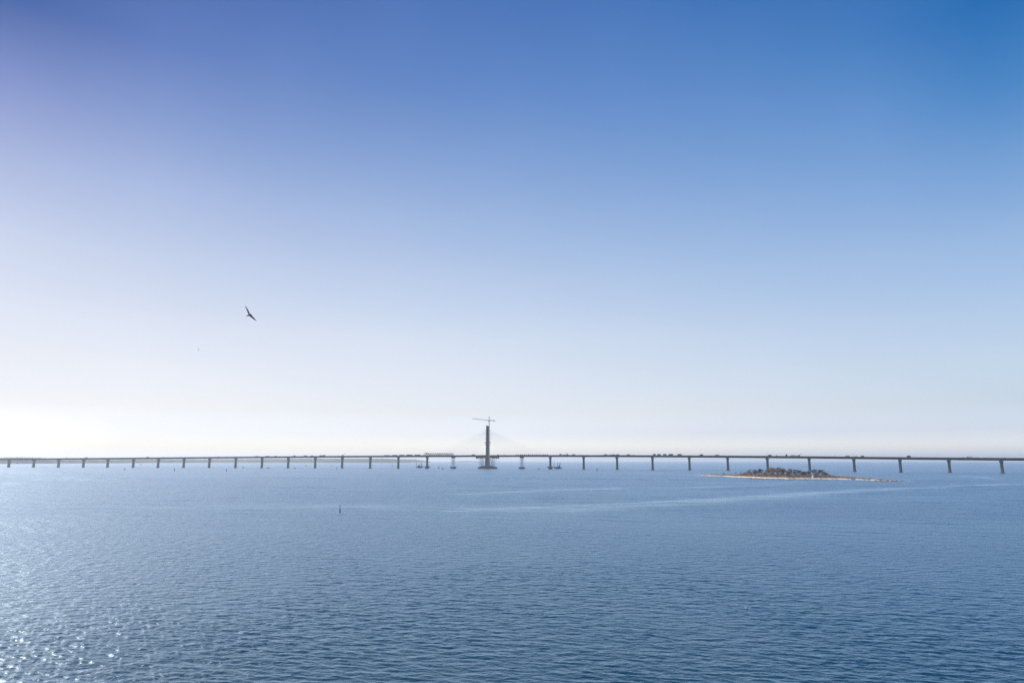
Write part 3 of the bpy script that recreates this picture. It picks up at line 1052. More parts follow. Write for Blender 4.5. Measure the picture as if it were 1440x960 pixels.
for px, fn, args, words in DECK_THINGS:
    if fn is truck:
        tt_ = truck(random.choice([M['grey'], M['blue'], M['white'], M['red']]))
    else:
        tt_ = fn(*args)
    g = {'site_cabin': 'site cabins on the bridge deck', 'shipping_container': 'containers on the bridge deck', 'truck': 'trucks on the bridge deck', 'mobile_crane': 'mobile cranes on the bridge deck', 'material_stack': 'material stacks on the bridge deck', 'light_mast': 'light masts on the bridge deck'}[tt_.name.split('.')[0]]
    put(tt_, px, '%s on deck, %s' % (words, near_pier(px)), g, side=random.choice((6.8, 6.0, 5.2)))
# two long covered formwork halls at the right end
for k, (px, L) in enumerate(((1395, 18.0), (1409, 15.0))):
    t = thing('storage_tent', '', 'tent')
    m = MB()
    prof = [(-3.2, 0), (3.2, 0), (3.2, 1.2), (1.8, 2.0), (0, 2.3), (-1.8, 2.0), (-3.2, 1.2)]
    m.loft([[(-L / 2, y, z) for y, z in prof], [(L / 2, y, z) for y, z in prof]]).build('canvas', M['tarp'], t)
    MB().box((L / 2 + 0.04, 0, 0), (0.06, 2.4, 1.7)).build('door', M['grey'], t)
    put(t, px, ('longer' if k == 0 else 'shorter') + ' of two low pale tents at the right end of the bridge', 'tents on the bridge deck')
# hanging inspection cradles under the deck
for px, lab in ((1084, 'inspection cradle hanging under the deck above the left part of the islet'), (1204.5, 'inspection cradle hanging under the deck beyond the right tip of the trees')):
    p, rz = deck_at(px, 7.0)
    t = thing('hanging_cradle', lab, 'cradle', (p.x, p.y, p.z), rz, 'inspection cradles under the deck')
    MB().box((0, 0, -GIRD - 1.9), (3.2, 2.0, 0.4)).build('floor', M['dark'], t)
    m = MB()
    for sx in (-1.4, 1.4):
        m.tube([(sx, 0, -GIRD - 1.5), (sx, 0, -0.7)], 0.12, 5)
    m.build('hanger', M['dark'], t)
# row of parapet forms right of the pylon
t0 = None
for k in range(17):
    px = 728.5 + k * 2.72
    if t0 is None:
        t0 = thing('parapet_form', '', 'formwork')
        MB().box((0, 0, 0), (3.0, 2.4, 1.9), 0, 0.82).build('form_panel', M['dark'], t0)
        MB().box((0, 0, 1.902), (1.5, 1.8, 1.1), 0, 0.7).build('counterweight', M['rust'], t0)
        MB().box((-1.0, -1.35, 0.4), (0.2, 0.3, 2.0)).box((1.0, -1.35, 0.4), (0.2, 0.3, 2.0)).build('bracket', M['grey'], t0)
        f = t0
    else:
        f = copy_tree(t0)
    put(f, px, 'dark parapet form, %s from the left in the row right of the pylon' % ordinal(k + 1), 'parapet forms in a row right of the pylon', 8.0)
    f.scale = (1, 1, (1.0, 0.85, 1.1, 0.95)[k % 4])


# ------------------------------------------------------------------ buoys and small craft
def spar(px, py, top_py, lab, w=0.35, group='spar buoys on the open water'):
    g = ground(px, py)
    h = at(px, top_py, g.y).z - g.z
    t = thing('spar_buoy', lab, 'buoy', g, 0, group)
    t.rotation_euler = (R(1.5), R(-1.5), 0)
    MB().tube([(0, 0, -0.8), (0, 0, h * 0.48), (0, 0, h * 0.56)], [w, w * 0.95, w * 0.5], 12).build('float', M['dark'], t, smooth=True)
    MB().tube([(0, 0, h * 0.55), (0, 0, h * 0.84)], w * 0.42, 8).build('pole', M['dark'], t)
    MB().tube([(0, 0, h * 0.83), (0, 0, h * 0.92), (0, 0, h)], [w * 0.5, w * 0.85, w * 0.2], 10).build('topmark', M['dark'], t)
    return t


spar(478.0, 721.0, 709.2, 'largest dark spar buoy, alone in open water nearer than all the others', 0.22)
spar(175.3, 661.4, 657.4, 'small dark spar buoy in front of the bridge, the leftmost one', 0.7)
spar(245.4, 662.0, 657.6, 'small dark spar buoy in front of the bridge, second from the left', 0.75)
spar(318.3, 662.3, 658.2, 'small dark spar buoy in front of the bridge, third from the left', 0.7)
spar(473.2, 659.2, 656.8, 'tiny dark spar buoy close to a bridge pier, above the lone big spar buoy', 0.9)
spar(839.7, 661.8, 657.4, 'dark spar buoy between the first two full spans right of the jack up barge', 0.9)
spar(551.5, 656.0, 653.8, 'tiny faint spar buoy behind the bridge left of the jack up barge', 0.9)
spar(465.8, 656.0, 654.0, 'tiny faint spar buoy behind the bridge above the lone big spar buoy', 0.8)


def boat(px, py, L, rz, lab, hullm):
    g = ground(px, py)
    t = thing('work_boat', lab, 'boat', g, rz, 'small boats near the bridge')
    m = MB()
    rings = []
    for f, w, zb in ((-0.5, 0.75, 0.0), (-0.2, 1.0, -0.1), (0.2, 0.95, -0.1), (0.42, 0.55, 0.15), (0.5, 0.08, 0.5)):
        hw = L * 0.15 * w
        rings.append([(f * L, -hw * 0.6, zb - 0.4), (f * L, hw * 0.6, zb - 0.4), (f * L, hw, 1.1 + abs(f) * 0.5), (f * L, -hw, 1.1 + abs(f) * 0.5)])
    m.loft(rings).build('hull', hullm, t)
    c = MB().box((-L * 0.12, 0, 1.1), (L * 0.28, L * 0.2, 1.7), 0, 0.85).build('wheelhouse', M['white'], t)
    MB().box((-L * 0.12, -L * 0.105, 1.9), (L * 0.2, 0.05, 0.6)).build('window', M['glass'], c)
    MB().tube([(-L * 0.12, 0, 2.8), (-L * 0.12, 0, 4.6)], 0.08, 5).build('mast', M['dark'], t)
    return t


boat(376.8, 658.2, 8.0, 0.5, 'small dark boat on the water before the tenth span left of the pylon', M['dark'])
boat(341.5, 657.6, 7.0, 2.6, 'tiny boat left of the other small dark boat in front of the bridge', M['grey'])
boat(617.0, 657.8, 6.0, 0.1, 'left of two tiny boats between the pier platform and the left support tower', M['dark'])
boat(622.7, 658.9, 6.5, 0.2, 'right of two tiny boats between the pier platform and the left support tower', M['dark'])
boat(757.5, 660.0, 6.0, 3.0, 'tiny boat between the right support tower and the next pier', M['dark'])
boat(198.0, 653.0, 14.0, 0.0, 'small boat far behind the bridge at the left', M['dark'])
boat(414.5, 658.2, 6.0, 0.9, 'tiny low boat at the foot of the eighth pier left of the pylon', M['dark'])
boat(431.0, 655.0, 9.0, 0.4, 'tiny faint boat far behind the bridge in the left half', M['grey'])


# ------------------------------------------------------------------ birds
def gull(name, lab, group, P, dirs, material, scale=1.0):
    """P: world position; dirs: points of wings and body as offsets in metres"""
    t = thing(name, lab, 'bird', P, 0, group)
    m = MB()

    def wing(pts, chords, thick, up):
        rings = []
        for i, (p, c) in enumerate(zip(pts, chords)):
            d = (pts[min(i + 1, len(pts) - 1)] - pts[max(i - 1, 0)]).normalized()
            ch = dirs['chord'].normalized()
            n_ = d.cross(ch).normalized()
            th = thick[i]
            rings.append([p - ch * c * 0.5, p - ch * c * 0.1 + n_ * th, p + ch * c * 0.35 + n_ * th * 0.7, p + ch * c * 0.5, p + ch * c * 0.3 - n_ * th * 0.6, p - ch * c * 0.15 - n_ * th * 0.7])
        m.loft(rings)
    wing(dirs['wing_a'], dirs['chords'], [0.028, 0.024, 0.018, 0.012, 0.006, 0.003], 1)
    wing(dirs['wing_b'], dirs['chords'], [0.028, 0.024, 0.018, 0.012, 0.006, 0.003], 1)
    m.tube(dirs['body'], dirs['radii'], 10)
    o = m.build('body', material, t, smooth=False)
    sub = o.modifiers.new('remesh', 'REMESH')
    sub.mode = 'VOXEL'
    sub.voxel_size = 0.009
    sub.use_smooth_shade = True
    tail = dirs['tail']
    MB().add([tail[0], tail[1], tail[2], tail[3]] + [p + Vector((0.0, -0.012, 0.0)) for p in tail], [(0, 1, 2, 3), (7, 6, 5, 4), (0, 4, 5, 1), (1, 5, 6, 2), (2, 6, 7, 3), (3, 7, 4, 0)]).build('tail', material, t)
    b = dirs['beak']
    MB().tube([b[0], b[1]], [0.018, 0.004], 6).build('beak', M['beak'], t)
    return t


BY = 44.0
bc = at(351.4, 443.2, BY)


def bp(x24, y24, dy=0.0):
    """offset from the body centre of a point read off the enlarged bird (24 x), dy metres deeper"""
    return at(325 + x24 / 24, 420 + y24 / 24, BY + dy) - bc


wa = [bp(618, 545, 0), bp(592, 478, 0.04), bp(562, 410, 0.10), bp(530, 345, 0.16), bp(497, 285, 0.2), bp(462, 222, 0.22)]
wb = [bp(635, 560, 0), bp(680, 592, -0.05), bp(726, 632, -0.10), bp(772, 676, -0.13), bp(815, 715, -0.16), bp(872, 752, -0.18)]
body = [bp(538, 578, 0.1), bp(562, 566, 0.07), bp(595, 556, 0.03), bp(628, 549, 0), bp(655, 543, -0.05), bp(676, 537, -0.09), bp(692, 534, -0.12)]
gull('gull', 'dark gull gliding with both long wings spread, high in the left half of the sky', None, bc,
     dict(wing_a=wa, wing_b=wb, chords=[0.15, 0.15, 0.145, 0.115, 0.08, 0.04], chord=Vector((0.66, -0.45, 0.62)), body=body,
          radii=[0.03, 0.04, 0.05, 0.062, 0.05, 0.038, 0.022],
          tail=[bp(545, 568, 0.09), bp(545, 584, 0.1), bp(506, 596, 0.16), bp(508, 580, 0.16)], beak=[bp(690, 534, -0.12), bp(702, 536, -0.14)]), M['plume'])
# far white gull, banked so that it shows edge-on
WY = 150.0
wc = at(279.3, 491.0, WY)
wp = lambda px, py, dy=0.0: at(px, py, WY + dy) - wc
gull('gull', 'tiny white gull banking in the distance, below and left of the dark gull', None, wc,
     dict(wing_a=[wp(279.2, 491.3), wp(278.9, 490.6, .05), wp(278.5, 490.0, .1), wp(278.1, 489.4, .15), wp(277.8, 488.8, .2), wp(277.5, 488.2, .3)],
          wing_b=[wp(279.3, 491.5), wp(279.5, 492.1, -.05), wp(279.7, 492.6, -.1), wp(279.9, 493.2, -.15), wp(280.0, 493.7, -.2), wp(280.1, 494.2, -.3)],
          chords=[0.09, 0.085, 0.075, 0.06, 0.04, 0.02], chord=Vector((0.8, 0.5, 0.2)),
          body=[wp(278.5, 491.9), wp(278.8, 491.7), wp(279.1, 491.5), wp(279.4, 491.4), wp(279.7, 491.2), wp(280.0, 491.1)], radii=[0.015, 0.03, 0.04, 0.036, 0.025, 0.015],
          tail=[wp(278.4, 491.7), wp(278.4, 492.1), wp(277.8, 492.5), wp(277.8, 492.0)], beak=[wp(280.0, 491.1), wp(280.2, 491.0)]), M['gullwhite'])
for px, py, lab in ((152.5, 887.0, 'white gull sitting on the water in the lower left corner'), (1049.5, 855.5, 'tiny white gull sitting on the water in the lower right')):
    g = ground(px, py)
    t = thing('floating_gull', lab, 'bird', g, 2.2, 'gulls resting on the water')
    MB().tube([(-0.26, 0, 0.16), (-0.17, 0, 0.10), (0, 0, 0.06), (0.13, 0, 0.08), (0.18, 0, 0.17), (0.21, 0, 0.25), (0.26, 0, 0.25)], [0.015, 0.06, 0.105, 0.09, 0.05, 0.048, 0.02], 10).build('body', M['gullwhite'], t, smooth=True)
    MB().tube([(-0.30, 0, 0.19), (-0.1, 0.05, 0.16), (0.06, 0.06, 0.13)], [0.01, 0.05, 0.03], 8).build('wing', M['grey'], t, smooth=True)
    MB().tube([(0.25, 0, 0.245), (0.32, 0, 0.235)], [0.016, 0.004], 6).build('beak', M['beak'], t)


# ------------------------------------------------------------------ far shores
def lerp_tab(tab, x):
    return float(np.interp(x, [a for a, b in tab], [b for a, b in tab]))


M['hill'] = mat('far_woodland', (0.10, 0.105, 0.085), 0.95, var=0.35, scale=0.01)
M['field'] = mat('far_bank', (0.20, 0.17, 0.13), 0.95, var=0.3, scale=0.01)


def shore(name, base, top, x0, x1, step, depth, bump):
    xs = np.arange(x0, x1 + 0.01, step)
    V, rows = [], 7
    for i, px in enumerate(xs):
        g = ground(px, lerp_tab(base, px))
        d = Vector((g.x, g.y)).normalized()
        dist = math.hypot(g.x, g.y)
        zt = at(px, lerp_tab(top, px), g.y * (1 + 0.4 * depth / dist)).z
        nz = bump * (math.sin(px * 1.7) + math.sin(px * 3.9 + 1) + random.uniform(-1, 1)) / 3
        hgt = max(0.5, zt - g.z + nz)
        prof = ((0, 0.0 - 1.5), (0.01, 0.6), (0.05, min(4.0, hgt * 0.2)), (0.09, hgt * 0.62), (0.4, hgt), (0.75, hgt * 0.85), (1.0, -2.0))
        for f, h in prof:
            r = f * depth
            V.append((g.x + d.x * r, g.y + d.y * r, g.z + h + (random.uniform(-1, 1) * bump * 0.5 if 0.08 < f < 0.9 else 0)))
    F = []
    n = len(xs)
    for i in range(n - 1):
        for j in range(rows - 1):
            a = i * rows + j
            F.append((a, a + rows, a + rows + 1, a + 1))
    mb = MB()
    mb.add(V, F)
    o = mb.build(name, M['field'])
    o.data.materials.append(M['hill'])
    for k, p in enumerate(o.data.polygons):
        p.material_index = 1 if (k % (rows - 1)) >= 2 else 0
    o['kind'] = 'structure'
    return o


shore('hills', [(-200, 653), (0, 652.2), (100, 651.6), (200, 651.0), (300, 650.6), (580, 650.5)],
      [(-200, 642.5), (0, 643.0), (20, 642.6), (55, 643.2), (75, 644.6), (110, 645.3), (200, 645.1), (330, 644.9), (430, 644.4), (540, 644.4), (556, 645.0), (567, 647.0), (576, 649.4), (578, 650.3)],
      -200, 578, 1.0, 700, 3.0)
shore('hills', [(560, 650.0), (620, 650.0)], [(560, 645.2), (585, 645.6), (598, 647.5), (606, 649.6)], 562, 606, 1.0, 900, 3.0)
shore('hills', [(630, 649.4), (700, 649.4)], [(630, 649.0), (644, 648.2), (660, 647.9), (672, 648.5), (676, 649.2)], 632, 676, 1.0, 600, 2.0)

hidx = 0
HOUSE_LAB = {86.5: 'tiny white house on the far left shore, seen under the bridge', 90.5: 'tiny pale house right beside the white one on the far left shore', 95: 'tiny long white building on the far left shore under the bridge',
             20: 'tiny pale house near the left edge on the far shore', 28: 'tiny pale house second from the left edge on the far shore'}
for px in (86.5, 90.5, 95, 20, 28):
    g = ground(px, lerp_tab([(0, 652.2), (100, 651.6)], px))
    d = Vector((g.x, g.y, 0)).normalized()
    L = 16 if px == 95 else 10
    t = thing('house', HOUSE_LAB[px], 'house', (g.x + d.x * 30, g.y + d.y * 30, g.z + 3.5), 0.3, 'houses on the far shore')
    MB().box((0, 0, -1), (L, 8, 5.5)).build('wall', M['white'], t)
    MB().loft([[(-L / 2 - 0.3, -4.4, 4.501), (-L / 2 - 0.3, 4.4, 4.501), (-L / 2 - 0.3, 0, 7.6)], [(L / 2 + 0.3, -4.4, 4.501), (L / 2 + 0.3, 4.4, 4.501), (L / 2 + 0.3, 0, 7.6)]]).build('roof', M['rust'], t)
    for wx in (-L * 0.3, L * 0.3):
        MB().box((wx, -4.03, 1.5), (1.3, 0.06, 1.3)).build('window', M['glass'], t)

# ------------------------------------------------------------------ the islet
FRONT = [(981, 667.5), (1000, 669.2), (1022, 670.4), (1040, 671.2), (1062, 672.2), (1080, 672.9), (1110, 673.7), (1150, 674.0), (1180, 674.3), (1205, 674.9), (1230, 675.5), (1252, 676.0), (1278, 675.8)]
# distance from front shore to back shore, metres
WIDTH = [(981, 3), (995, 22), (1022, 45), (1062, 60), (1110, 66), (1150, 60), (1180, 46), (1205, 30), (1230, 16), (1252, 7), (1278, 1.5)]
CREST = [(981, 0.1), (990, 0.5), (1000, 1.5), (1022, 2.3), (1062, 2.8), (1110, 3.2), (1150, 2.9), (1180, 2.4), (1205, 1.9), (1230, 1.3), (1252, 0.6), (1278, 0.12)]


def islet_point(px, v):
    """v 0 = front shore, 1 = back shore"""
    g = ground(px, lerp_tab(FRONT, px) + 0.0)
    w = lerp_tab(WIDTH, px)
    q = Vector((g.x + 0.18 * w * v, g.y + w * v, g.z))
    cr = lerp_tab(CREST, px)
    h = cr * min(1.0, (v / 0.30) ** 0.8 if v < 0.30 else 1.0) * (1.0 if v < 0.75 else max(0.0, (1 - v) / 0.25) ** 0.7)
    if v < 0.13:
        h = cr * 0.55 * (v / 0.13)
    elif v < 0.3:
        h = cr * (0.55 + 0.45 * (v - 0.13) / 0.17)
    q.z += h - (0.35 if v <= 0.0 or v >= 1.0 else 0.0)
    return q


rngi = random.Random(3)
V, F = [], []
pxs = [981 + k * 0.75 for k in range(int((1278 - 981) / 0.75) + 1)]
vs_ = [-0.04, 0.0, 0.03, 0.06, 0.10, 0.13, 0.18, 0.24, 0.30, 0.4, 0.55, 0.7, 0.8, 0.9, 1.0]
for px in pxs:
    wob = 1.1 * math.sin(px * 0.31) + 0.8 * math.sin(px * 0.83 + 2)
    for v in vs_:
        q = islet_point(px, min(max(v, 0.0), 1.0))
        if v < 0:
            q.y -= 1.5
            q.z -= 0.6
        q.y += wob * (1 if v < 0.5 else 0)
        if 0.03 <= v < 1:
            q.z += rngi.uniform(-0.12, 0.12) * min(1, v * 5)
        V.append(tuple(q))
nv = len(vs_)
for i in range(len(pxs) - 1):
    for j in range(nv - 1):
        a = i * nv + j
        F.append((a, a + nv, a + nv + 1, a + 1))
isl_m = bpy.data.materials.new('islet_ground')
isl_m.use_nodes = True
nt = isl_m.node_tree
b = bsdf(isl_m)
b.inputs['Roughness'].default_value = 0.95
geo = nt.nodes.new('ShaderNodeNewGeometry')
sp = nt.nodes.new('ShaderNodeSeparateXYZ')
nt.links.new(geo.outputs['Position'], sp.inputs[0])
nz = nt.nodes.new('ShaderNodeTexNoise')
nz.inputs['Scale'].default_value = 0.12
nz.inputs['Detail'].default_value = 7
nt.links.new(geo.outputs['Position'], nz.inputs['Vector'])
ad = nt.nodes.new('ShaderNodeMath')
ad.operation = 'MULTIPLY_ADD'
ad.inputs[1].default_value = 1.6
nt.links.new(nz.outputs[0], ad.inputs[0])
nt.links.new(sp.outputs[2], ad.inputs[2])
cr = nt.nodes.new('ShaderNodeValToRGB')
mr = nt.nodes.new('ShaderNodeMapRange')
mr.inputs[1].default_value = 0.2
mr.inputs[2].default_value = 4.6
nt.links.new(ad.outputs[0], mr.inputs[0])
nt.links.new(mr.outputs[0], cr.inputs[0])
el = cr.color_ramp.elements
el[0].position, el[0].color = 0.0, (0.07, 0.055, 0.05, 1)
el[1].position, el[1].color = 1.0, (0.13, 0.085, 0.05, 1)
for p, c in ((0.11, (0.12, 0.09, 0.075, 1)), (0.16, (0.48, 0.41, 0.33, 1)), (0.40, (0.60, 0.53, 0.43, 1)), (0.47, (0.27, 0.165, 0.10, 1)), (0.7, (0.20, 0.13, 0.08, 1))):
    e = el.new(p)
    e.color = c
nt.links.new(cr.outputs[0], b.inputs['Base Color'])
mb = MB()
mb.add(V, F)
islet = mb.build('islet', isl_m, smooth=True)
islet['kind'] = 'structure'


def blades(name, m, spots, hmin, hmax, w, per, spread, seed):
    rg = random.Random(seed)
    mb = MB()
    for p in spots:
        for _ in range(per):
            x, y = p[0] + rg.gauss(0, spread), p[1] + rg.gauss(0, spread * 0.6)
            h = rg.uniform(hmin, hmax)
            a = rg.uniform(0, math.pi)
            dx, dy = math.cos(a) * w, math.sin(a) * w
            lx, ly = rg.uniform(-0.3, 0.3) * h, rg.uniform(-0.3, 0.3) * h
            mb.add([(x - dx, y - dy, p[2] - 0.3), (x + dx, y + dy, p[2] - 0.3), (x + lx, y + ly, p[2] + h)], [(0, 1, 2)])
    o = mb.build(name, m)
    o['kind'] = 'stuff'
    return o


def spots(n, x0, x1, v0, v1, seed):
    rg = random.Random(seed)
    return [islet_point(rg.uniform(x0, x1), rg.uniform(v0, v1)) for _ in range(n)]


blades('reed', M['reed'], spots(900, 992, 1248, 0.20, 0.85, 1), 0.4, 1.1, 0.10, 14, 0.9, 5)
blades('dry_grass', M['scrub'], spots(700, 1000, 1225, 0.24, 0.8, 2), 0.3, 0.9, 0.12, 14, 0.9, 6)
blades('undergrowth', M['twig'], spots(650, 1050, 1180, 0.26, 0.85, 3), 0.8, 3.2, 0.11, 24, 1.4, 7)


def grow(mb, tw, rg, p, d, L, r, lvl, maxl):
    """branches as three-sided tubes; the last level as thin twig blades"""
    n = 3
    pts = [p]
    q = p.copy()
    dd = d.copy()
    for _ in range(n):
        dd = (dd + Vector((rg.uniform(-1, 1), rg.uniform(-1, 1), rg.uniform(-0.2, 0.5))) * 0.20).normalized()
        q = q + dd * (L / n)
        pts.append(q.copy())
    if lvl < maxl:
        mb.tube(pts, [r, r * 0.85, r * 0.7, r * 0.5], 4 if lvl else 6, False)
    else:
        for a, c in zip(pts[:-1], pts[1:]):
            s = Vector((rg.uniform(-1, 1), rg.uniform(-1, 1), rg.uniform(-1, 1))).normalized() * TW
            tw.add([a - s, a + s, c], [(0, 1, 2)])
        for _ in range(5):
            a = pts[rg.randrange(4)]
            e = a + Vector((rg.uniform(-1, 1), rg.uniform(-1, 1), rg.uniform(-0.4, 1))).normalized() * L * rg.uniform(0.4, 0.9)
            s = Vector((rg.uniform(-1, 1), rg.uniform(-1, 1), rg.uniform(-1, 1))).normalized() * TW
            tw.add([a - s, a + s, e], [(0, 1, 2)])
        return
    kids = (5, 4, 4, 3)[min(lvl, 3)]
    for k in range(kids):
        t = rg.uniform(0.35, 1.0) if lvl else rg.uniform(0.45, 1.0)
        i = min(2, int(t * 3))
        base = pts[i].lerp(pts[i + 1], t * 3 - i if i < 3 else 1)
        a = rg.uniform(0, 2 * math.pi)
        out = Vector((math.cos(a), math.sin(a), rg.uniform(0.1, 0.9))).normalized()
        nd = (dd * 0.55 + out * 0.75).normalized()
        grow(mb, tw, rg, base, nd, L * rg.uniform(0.55, 0.78), r * 0.5, lvl + 1, maxl)


TW = 0.085


def bare_tree_parts(seed, H, trunks=1, tm='twig'):
    rg = random.Random(seed)
    mb, tw = MB(), MB()
    for k in range(trunks):
        d = Vector((rg.uniform(-0.35, 0.35), rg.uniform(-0.35, 0.35), 1)).normalized()
        p = Vector((rg.uniform(-0.8, 0.8) * (trunks > 1), rg.uniform(-0.8, 0.8) * (trunks > 1), -0.4))
        grow(mb, tw, rg, p, d, H * 0.42, H * 0.022, 0, 4)
    t = thing('bare_tree', '', 'tree')
    mb.build('trunk', M['bark'], t)
    tw.build('crown', M[tm], t)
    return t


def pine_parts(seed, H, W):
    rg = random.Random(seed)
    tr, cr_ = MB(), MB()
    pts = [Vector((0, 0, -0.4)), Vector((rg.uniform(-.3, .3), 0, H * 0.3)), Vector((rg.uniform(-.6, .6), 0, H * 0.6)), Vector((rg.uniform(-.8, .8), 0, H * 0.88))]
    tr.tube(pts, [H * 0.03, H * 0.024, H * 0.016, H * 0.007], 7, False)
    for k in range(15):
        f = rg.uniform(0.42, 0.98)
        a = rg.uniform(0, 2 * math.pi)
        base = Vector((pts[2].x * f, 0, H * f * 0.9))
        rr = W * 0.5 * rg.uniform(0.55, 1.0) * (1.15 - abs(f - 0.72) * 1.3)
        e = base + Vector((math.cos(a) * rr, math.sin(a) * rr * 0.8, H * 0.10 * rg.uniform(0.2, 1.3)))
        tr.tube([base, base.lerp(e, 0.5) + Vector((0, 0, -0.1)), e], [H * 0.009, H * 0.006, H * 0.003], 4, False)
        for c in (e, base.lerp(e, 0.65), base.lerp(e, 0.35)):
            R0 = W * 0.15 * rg.uniform(0.7, 1.2)
            for _ in range(46):
                v = Vector((rg.gauss(0, 1), rg.gauss(0, 1), rg.gauss(0, 0.45))) * R0 * 0.55
                s = Vector((rg.uniform(-1, 1), rg.uniform(-1, 1), rg.uniform(-1, 1))).normalized() * rg.uniform(0.10, 0.22)
                u = Vector((rg.uniform(-1, 1), rg.uniform(-1, 1), rg.uniform(0, 1))).normalized() * rg.uniform(0.14, 0.3)
                q = c + v
                cr_.add([q - s, q + s, q + u], [(0, 1, 2)])
    t = thing('pine_tree', '', 'tree')
    tr.build('trunk', M['bark'], t)
    cr_.build('crown', M['needle'], t)
    return t


bare_src = [bare_tree_parts(s, 10.0, 1 + (s % 3), 'twig' if s % 2 else 'twig_grey') for s in range(11, 16)]
pine_src = [pine_parts(s, 8.0, 6.5) for s in (31, 32, 33)]
used = set()


def tree_at(src, px, v, H, H0, wide, rot, lab, group):
    p = islet_point(px, v)
    if id(src) in used:
        t = copy_tree(src)
    else:
        used.add(id(src))
        t = src
    t.location = p
    t.rotation_euler = (0, 0, rot)
    s = H / H0
    t.scale = (s * wide, s * wide, s)
    tag(t, lab, 'tree', group)
    return t


# (px, depth across the islet, height): bare trees from the left tip to the right
BARE = [(1039, .45, 4.6), (1021, .5, 3.2), (1047, .45, 4.2), (1053, .5, 5.2), (1057.5, .5, 8.2), (1062, .6, 9.6), (1066.5, .45, 8.2), (1070, .5, 6.2), (1060, .35, 5.6), (1072, .4, 5.0), (1081, .4, 6.0),
        (1085.5, .5, 9.2), (1089.5, .6, 11.6), (1093.5, .45, 12.2), (1097.5, .6, 13.2), (1101.5, .5, 12.6), (1105.5, .6, 13.0), (1109.5, .5, 12.2), (1113.5, .6, 11.4), (1117, .45, 10.4),
        (1091, .35, 7.0), (1099, .33, 7.4), (1107, .34, 7.0), (1115, .36, 6.8), (1120.5, .5, 7.6), (1125, .4, 6.2), (1130, .5, 6.6), (1134.5, .4, 6.4), (1138.5, .5, 7.2), (1143, .6, 8.0), (1147, .5, 8.4), (1151.5, .6, 8.4),
        (1156, .45, 7.0), (1161, .5, 6.8), (1166, .45, 6.4), (1171, .5, 5.6), (1154, .35, 5.0)]
BARE.sort()
SZ = [(4.0, 'very small'), (5.7, 'small'), (7.6, 'medium'), (10.0, 'tall'), (99, 'very tall')]
for k, (px, v, H) in enumerate(BARE):
    word = [w for lim, w in SZ if H < lim][0]
    rg = random.Random(k)
    place = '%s bare one from the islet\'s left tip' % ordinal(k + 1) if k < 19 else '%s bare one from the thicket\'s right end' % ordinal(len(BARE) - k)
    tree_at(bare_src[k % 5], px, v, H * 1.02, 11.8, 1.0 if H > 6 else 1.1, rg.uniform(0, 6.28), '%s leafless brown tree, %s' % (word, place), 'bare trees on the islet')
PINES = [(1069.5, .55, 7.6, 1.35), (1074.5, .5, 8.6, 1.3), (1079.5, .6, 7.6, 1.25), (1107, .3, 8.0, 1.0), (1123.5, .55, 8.6, 1.3), (1129.5, .6, 8.0, 1.5), (1135, .55, 7.4, 1.3), (1138.5, .35, 5.4, 1.4), (1141.5, .45, 5.6, 1.3),
         (1156.5, .6, 9.0, 1.35), (1162, .55, 8.2, 1.5), (1167.5, .6, 8.2, 1.4), (1170.5, .5, 5.2, 1.1)]
for k, (px, v, H, wd) in enumerate(PINES):
    rg = random.Random(50 + k)
    tree_at(pine_src[k % 3], px, v, H, 8.3, wd * 8.3 / H * 0.86, rg.uniform(0, 6.28), 'dark green flat topped pine on the islet, %s one from the left' % ordinal(k + 1), 'pine trees on the islet')


def shrub_src(seed, m):
    rg = random.Random(seed)
    mb = MB()
    for _ in range(330):
        a = rg.uniform(0, 2 * math.pi)
        el_ = rg.uniform(0.15, 1.5)
        L = rg.uniform(0.45, 1.0)
        d = Vector((math.cos(a) * math.cos(el_) * 1.3, math.sin(a) * math.cos(el_) * 1.3, math.sin(el_)))
        p0 = Vector((rg.gauss(0, 0.35), rg.gauss(0, 0.35), -0.2))
        e = p0 + d * L
        s = Vector((rg.uniform(-1, 1), rg.uniform(-1, 1), 0)).normalized() * 0.05
        mb.add([p0 - s, p0 + s, e], [(0, 1, 2)])
    return mb.build('shrub', m)


ssrc = [shrub_src(1, M['twig']), shrub_src(2, M['scrub']), shrub_src(3, M['twig_grey']), shrub_src(4, M['needle'])]
sused = [False] * 4
SHR = [(1018, .4, 1.6, 1), (1024, .5, 2.0, 0), (1033, .4, 1.5, 1), (1043, .35, 2.2, 1), (1049, .35, 2.6, 1), (1055, .3, 2.4, 1), (1061, .27, 2.2, 0), (1067, .27, 2.5, 2), (1073, .28, 2.6, 3), (1079, .27, 2.4, 2),
       (1085, .28, 2.6, 0), (1091, .26, 2.4, 2), (1097, .27, 2.8, 0), (1103, .26, 2.4, 1), (1109, .28, 2.6, 0), (1115, .26, 2.4, 3), (1121, .27, 2.5, 2), (1127, .28, 2.4, 0), (1133, .26, 2.2, 0), (1139, .3, 2.2, 2), (1145, .3, 2.0, 1),
       (1153, .28, 2.4, 0), (1159, .28, 2.3, 2), (1165, .3, 2.2, 0), (1172.5, .4, 3.4, 3), (1178, .45, 2.8, 0), (1182.5, .5, 3.6, 2), (1187, .5, 2.6, 0), (1193, .45, 2.2, 1), (1199, .5, 2.3, 1), (1205, .5, 2.0, 1), (1211, .5, 1.6, 1), (1229.5, .6, 2.4, 0)]
CW = {0: 'brown leafless', 1: 'rusty orange', 2: 'greyish leafless', 3: 'dark evergreen'}
cnt = {0: 0, 1: 0, 2: 0, 3: 0}
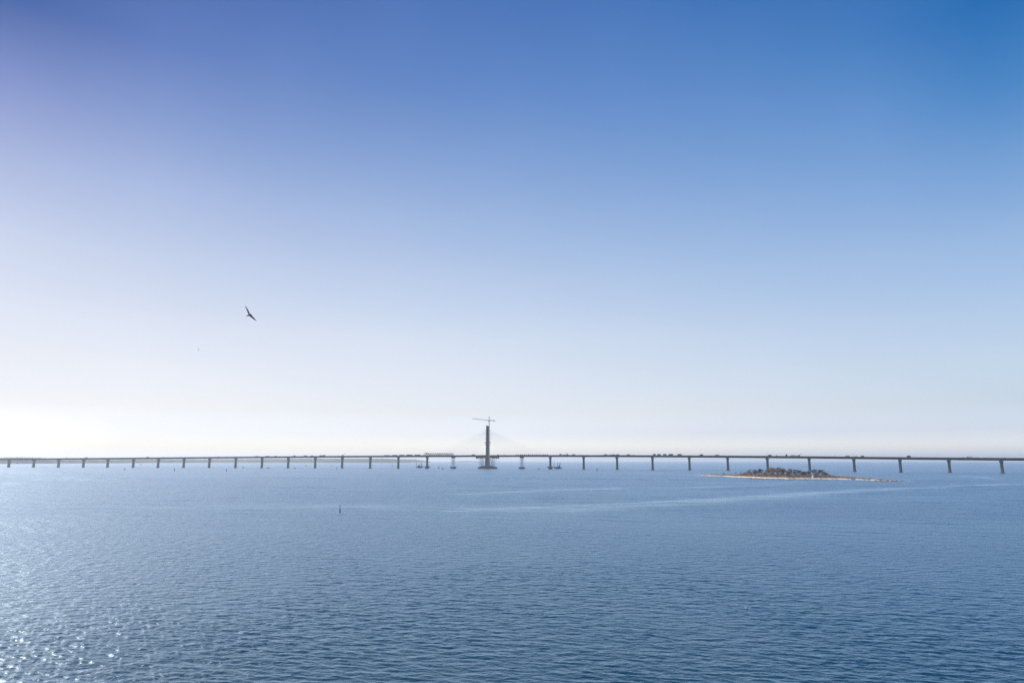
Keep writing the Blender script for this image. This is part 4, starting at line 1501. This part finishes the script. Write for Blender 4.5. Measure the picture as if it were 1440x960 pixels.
for k, (px, v, H, c) in enumerate(SHR):
    cnt[c] += 1
    if sused[c]:
        o = ssrc[c].copy()
        COL.objects.link(o)
    else:
        o = ssrc[c]
        sused[c] = True
    o.location = islet_point(px, v)
    o.rotation_euler = (0, 0, k * 1.3)
    o.scale = (H * 1.1, H * 1.1, H)
    tag(o, '%s shrub on the islet, %s of its colour from the left' % (CW[c], ordinal(cnt[c])), 'shrub', 'shrubs on the islet')

# small pale hut, washed up timber and shore stones
p = islet_point(1148, 0.2)
t = thing('hut', 'small pale pinkish hut among the bare trees on the right half of the islet', 'hut', p, 0.3)
hm_ = mat('hut_boards', (0.62, 0.45, 0.42), 0.8, var=0.1)
MB().box((0, 0, -0.3), (2.6, 2.2, 2.2)).build('wall', hm_, t)
MB().loft([[(-1.45, -1.3, 1.901), (-1.45, 1.3, 1.901), (-1.45, 0, 2.7)], [(1.45, -1.3, 1.901), (1.45, 1.3, 1.901), (1.45, 0, 2.7)]]).build('roof', M['tarp'], t)
MB().box((0.4, -1.12, -0.1), (0.7, 0.05, 1.6)).build('door', M['dark'], t)
for px, L, lab in ((1203, 7.0, 'dark driftwood log lying on the beach on the right part of the islet'), (1250, 5.0, 'dark low log at the thin right tip of the islet')):
    p = islet_point(px, 0.10)
    tag(MB().tube([(-L / 2, 0, 0.15), (0, 0.2, 0.3), (L / 2, 0, 0.15)], [0.28, 0.34, 0.2], 8).build('driftwood', M['bark'], None, p), lab, 'driftwood', 'driftwood on the islet beach')
mb = MB()
rg = random.Random(77)
for k in range(700):
    px = rg.choice((rg.uniform(1100, 1196), rg.uniform(1000, 1262)))
    q = islet_point(px, 0.0)
    q.z = sea_z(q.x, q.y)
    wob = 1.1 * math.sin(px * 0.31) + 0.8 * math.sin(px * 0.83 + 2)
    s = rg.uniform(0.15, 0.5)
    c = Vector((q.x, q.y + wob + rg.uniform(-1.2, 1.0), q.z))
    mb.loft([[c + Vector((math.cos(a * 1.2566 + k) * s * f, math.sin(a * 1.2566 + k) * s * f * 0.8, z * s)) for a in range(5)] for f, z in ((1.0, -0.5), (1.1, 0.1), (0.6, 0.55))])
st = mb.build('shore_stones', M['stone'])
st['kind'] = 'stuff'
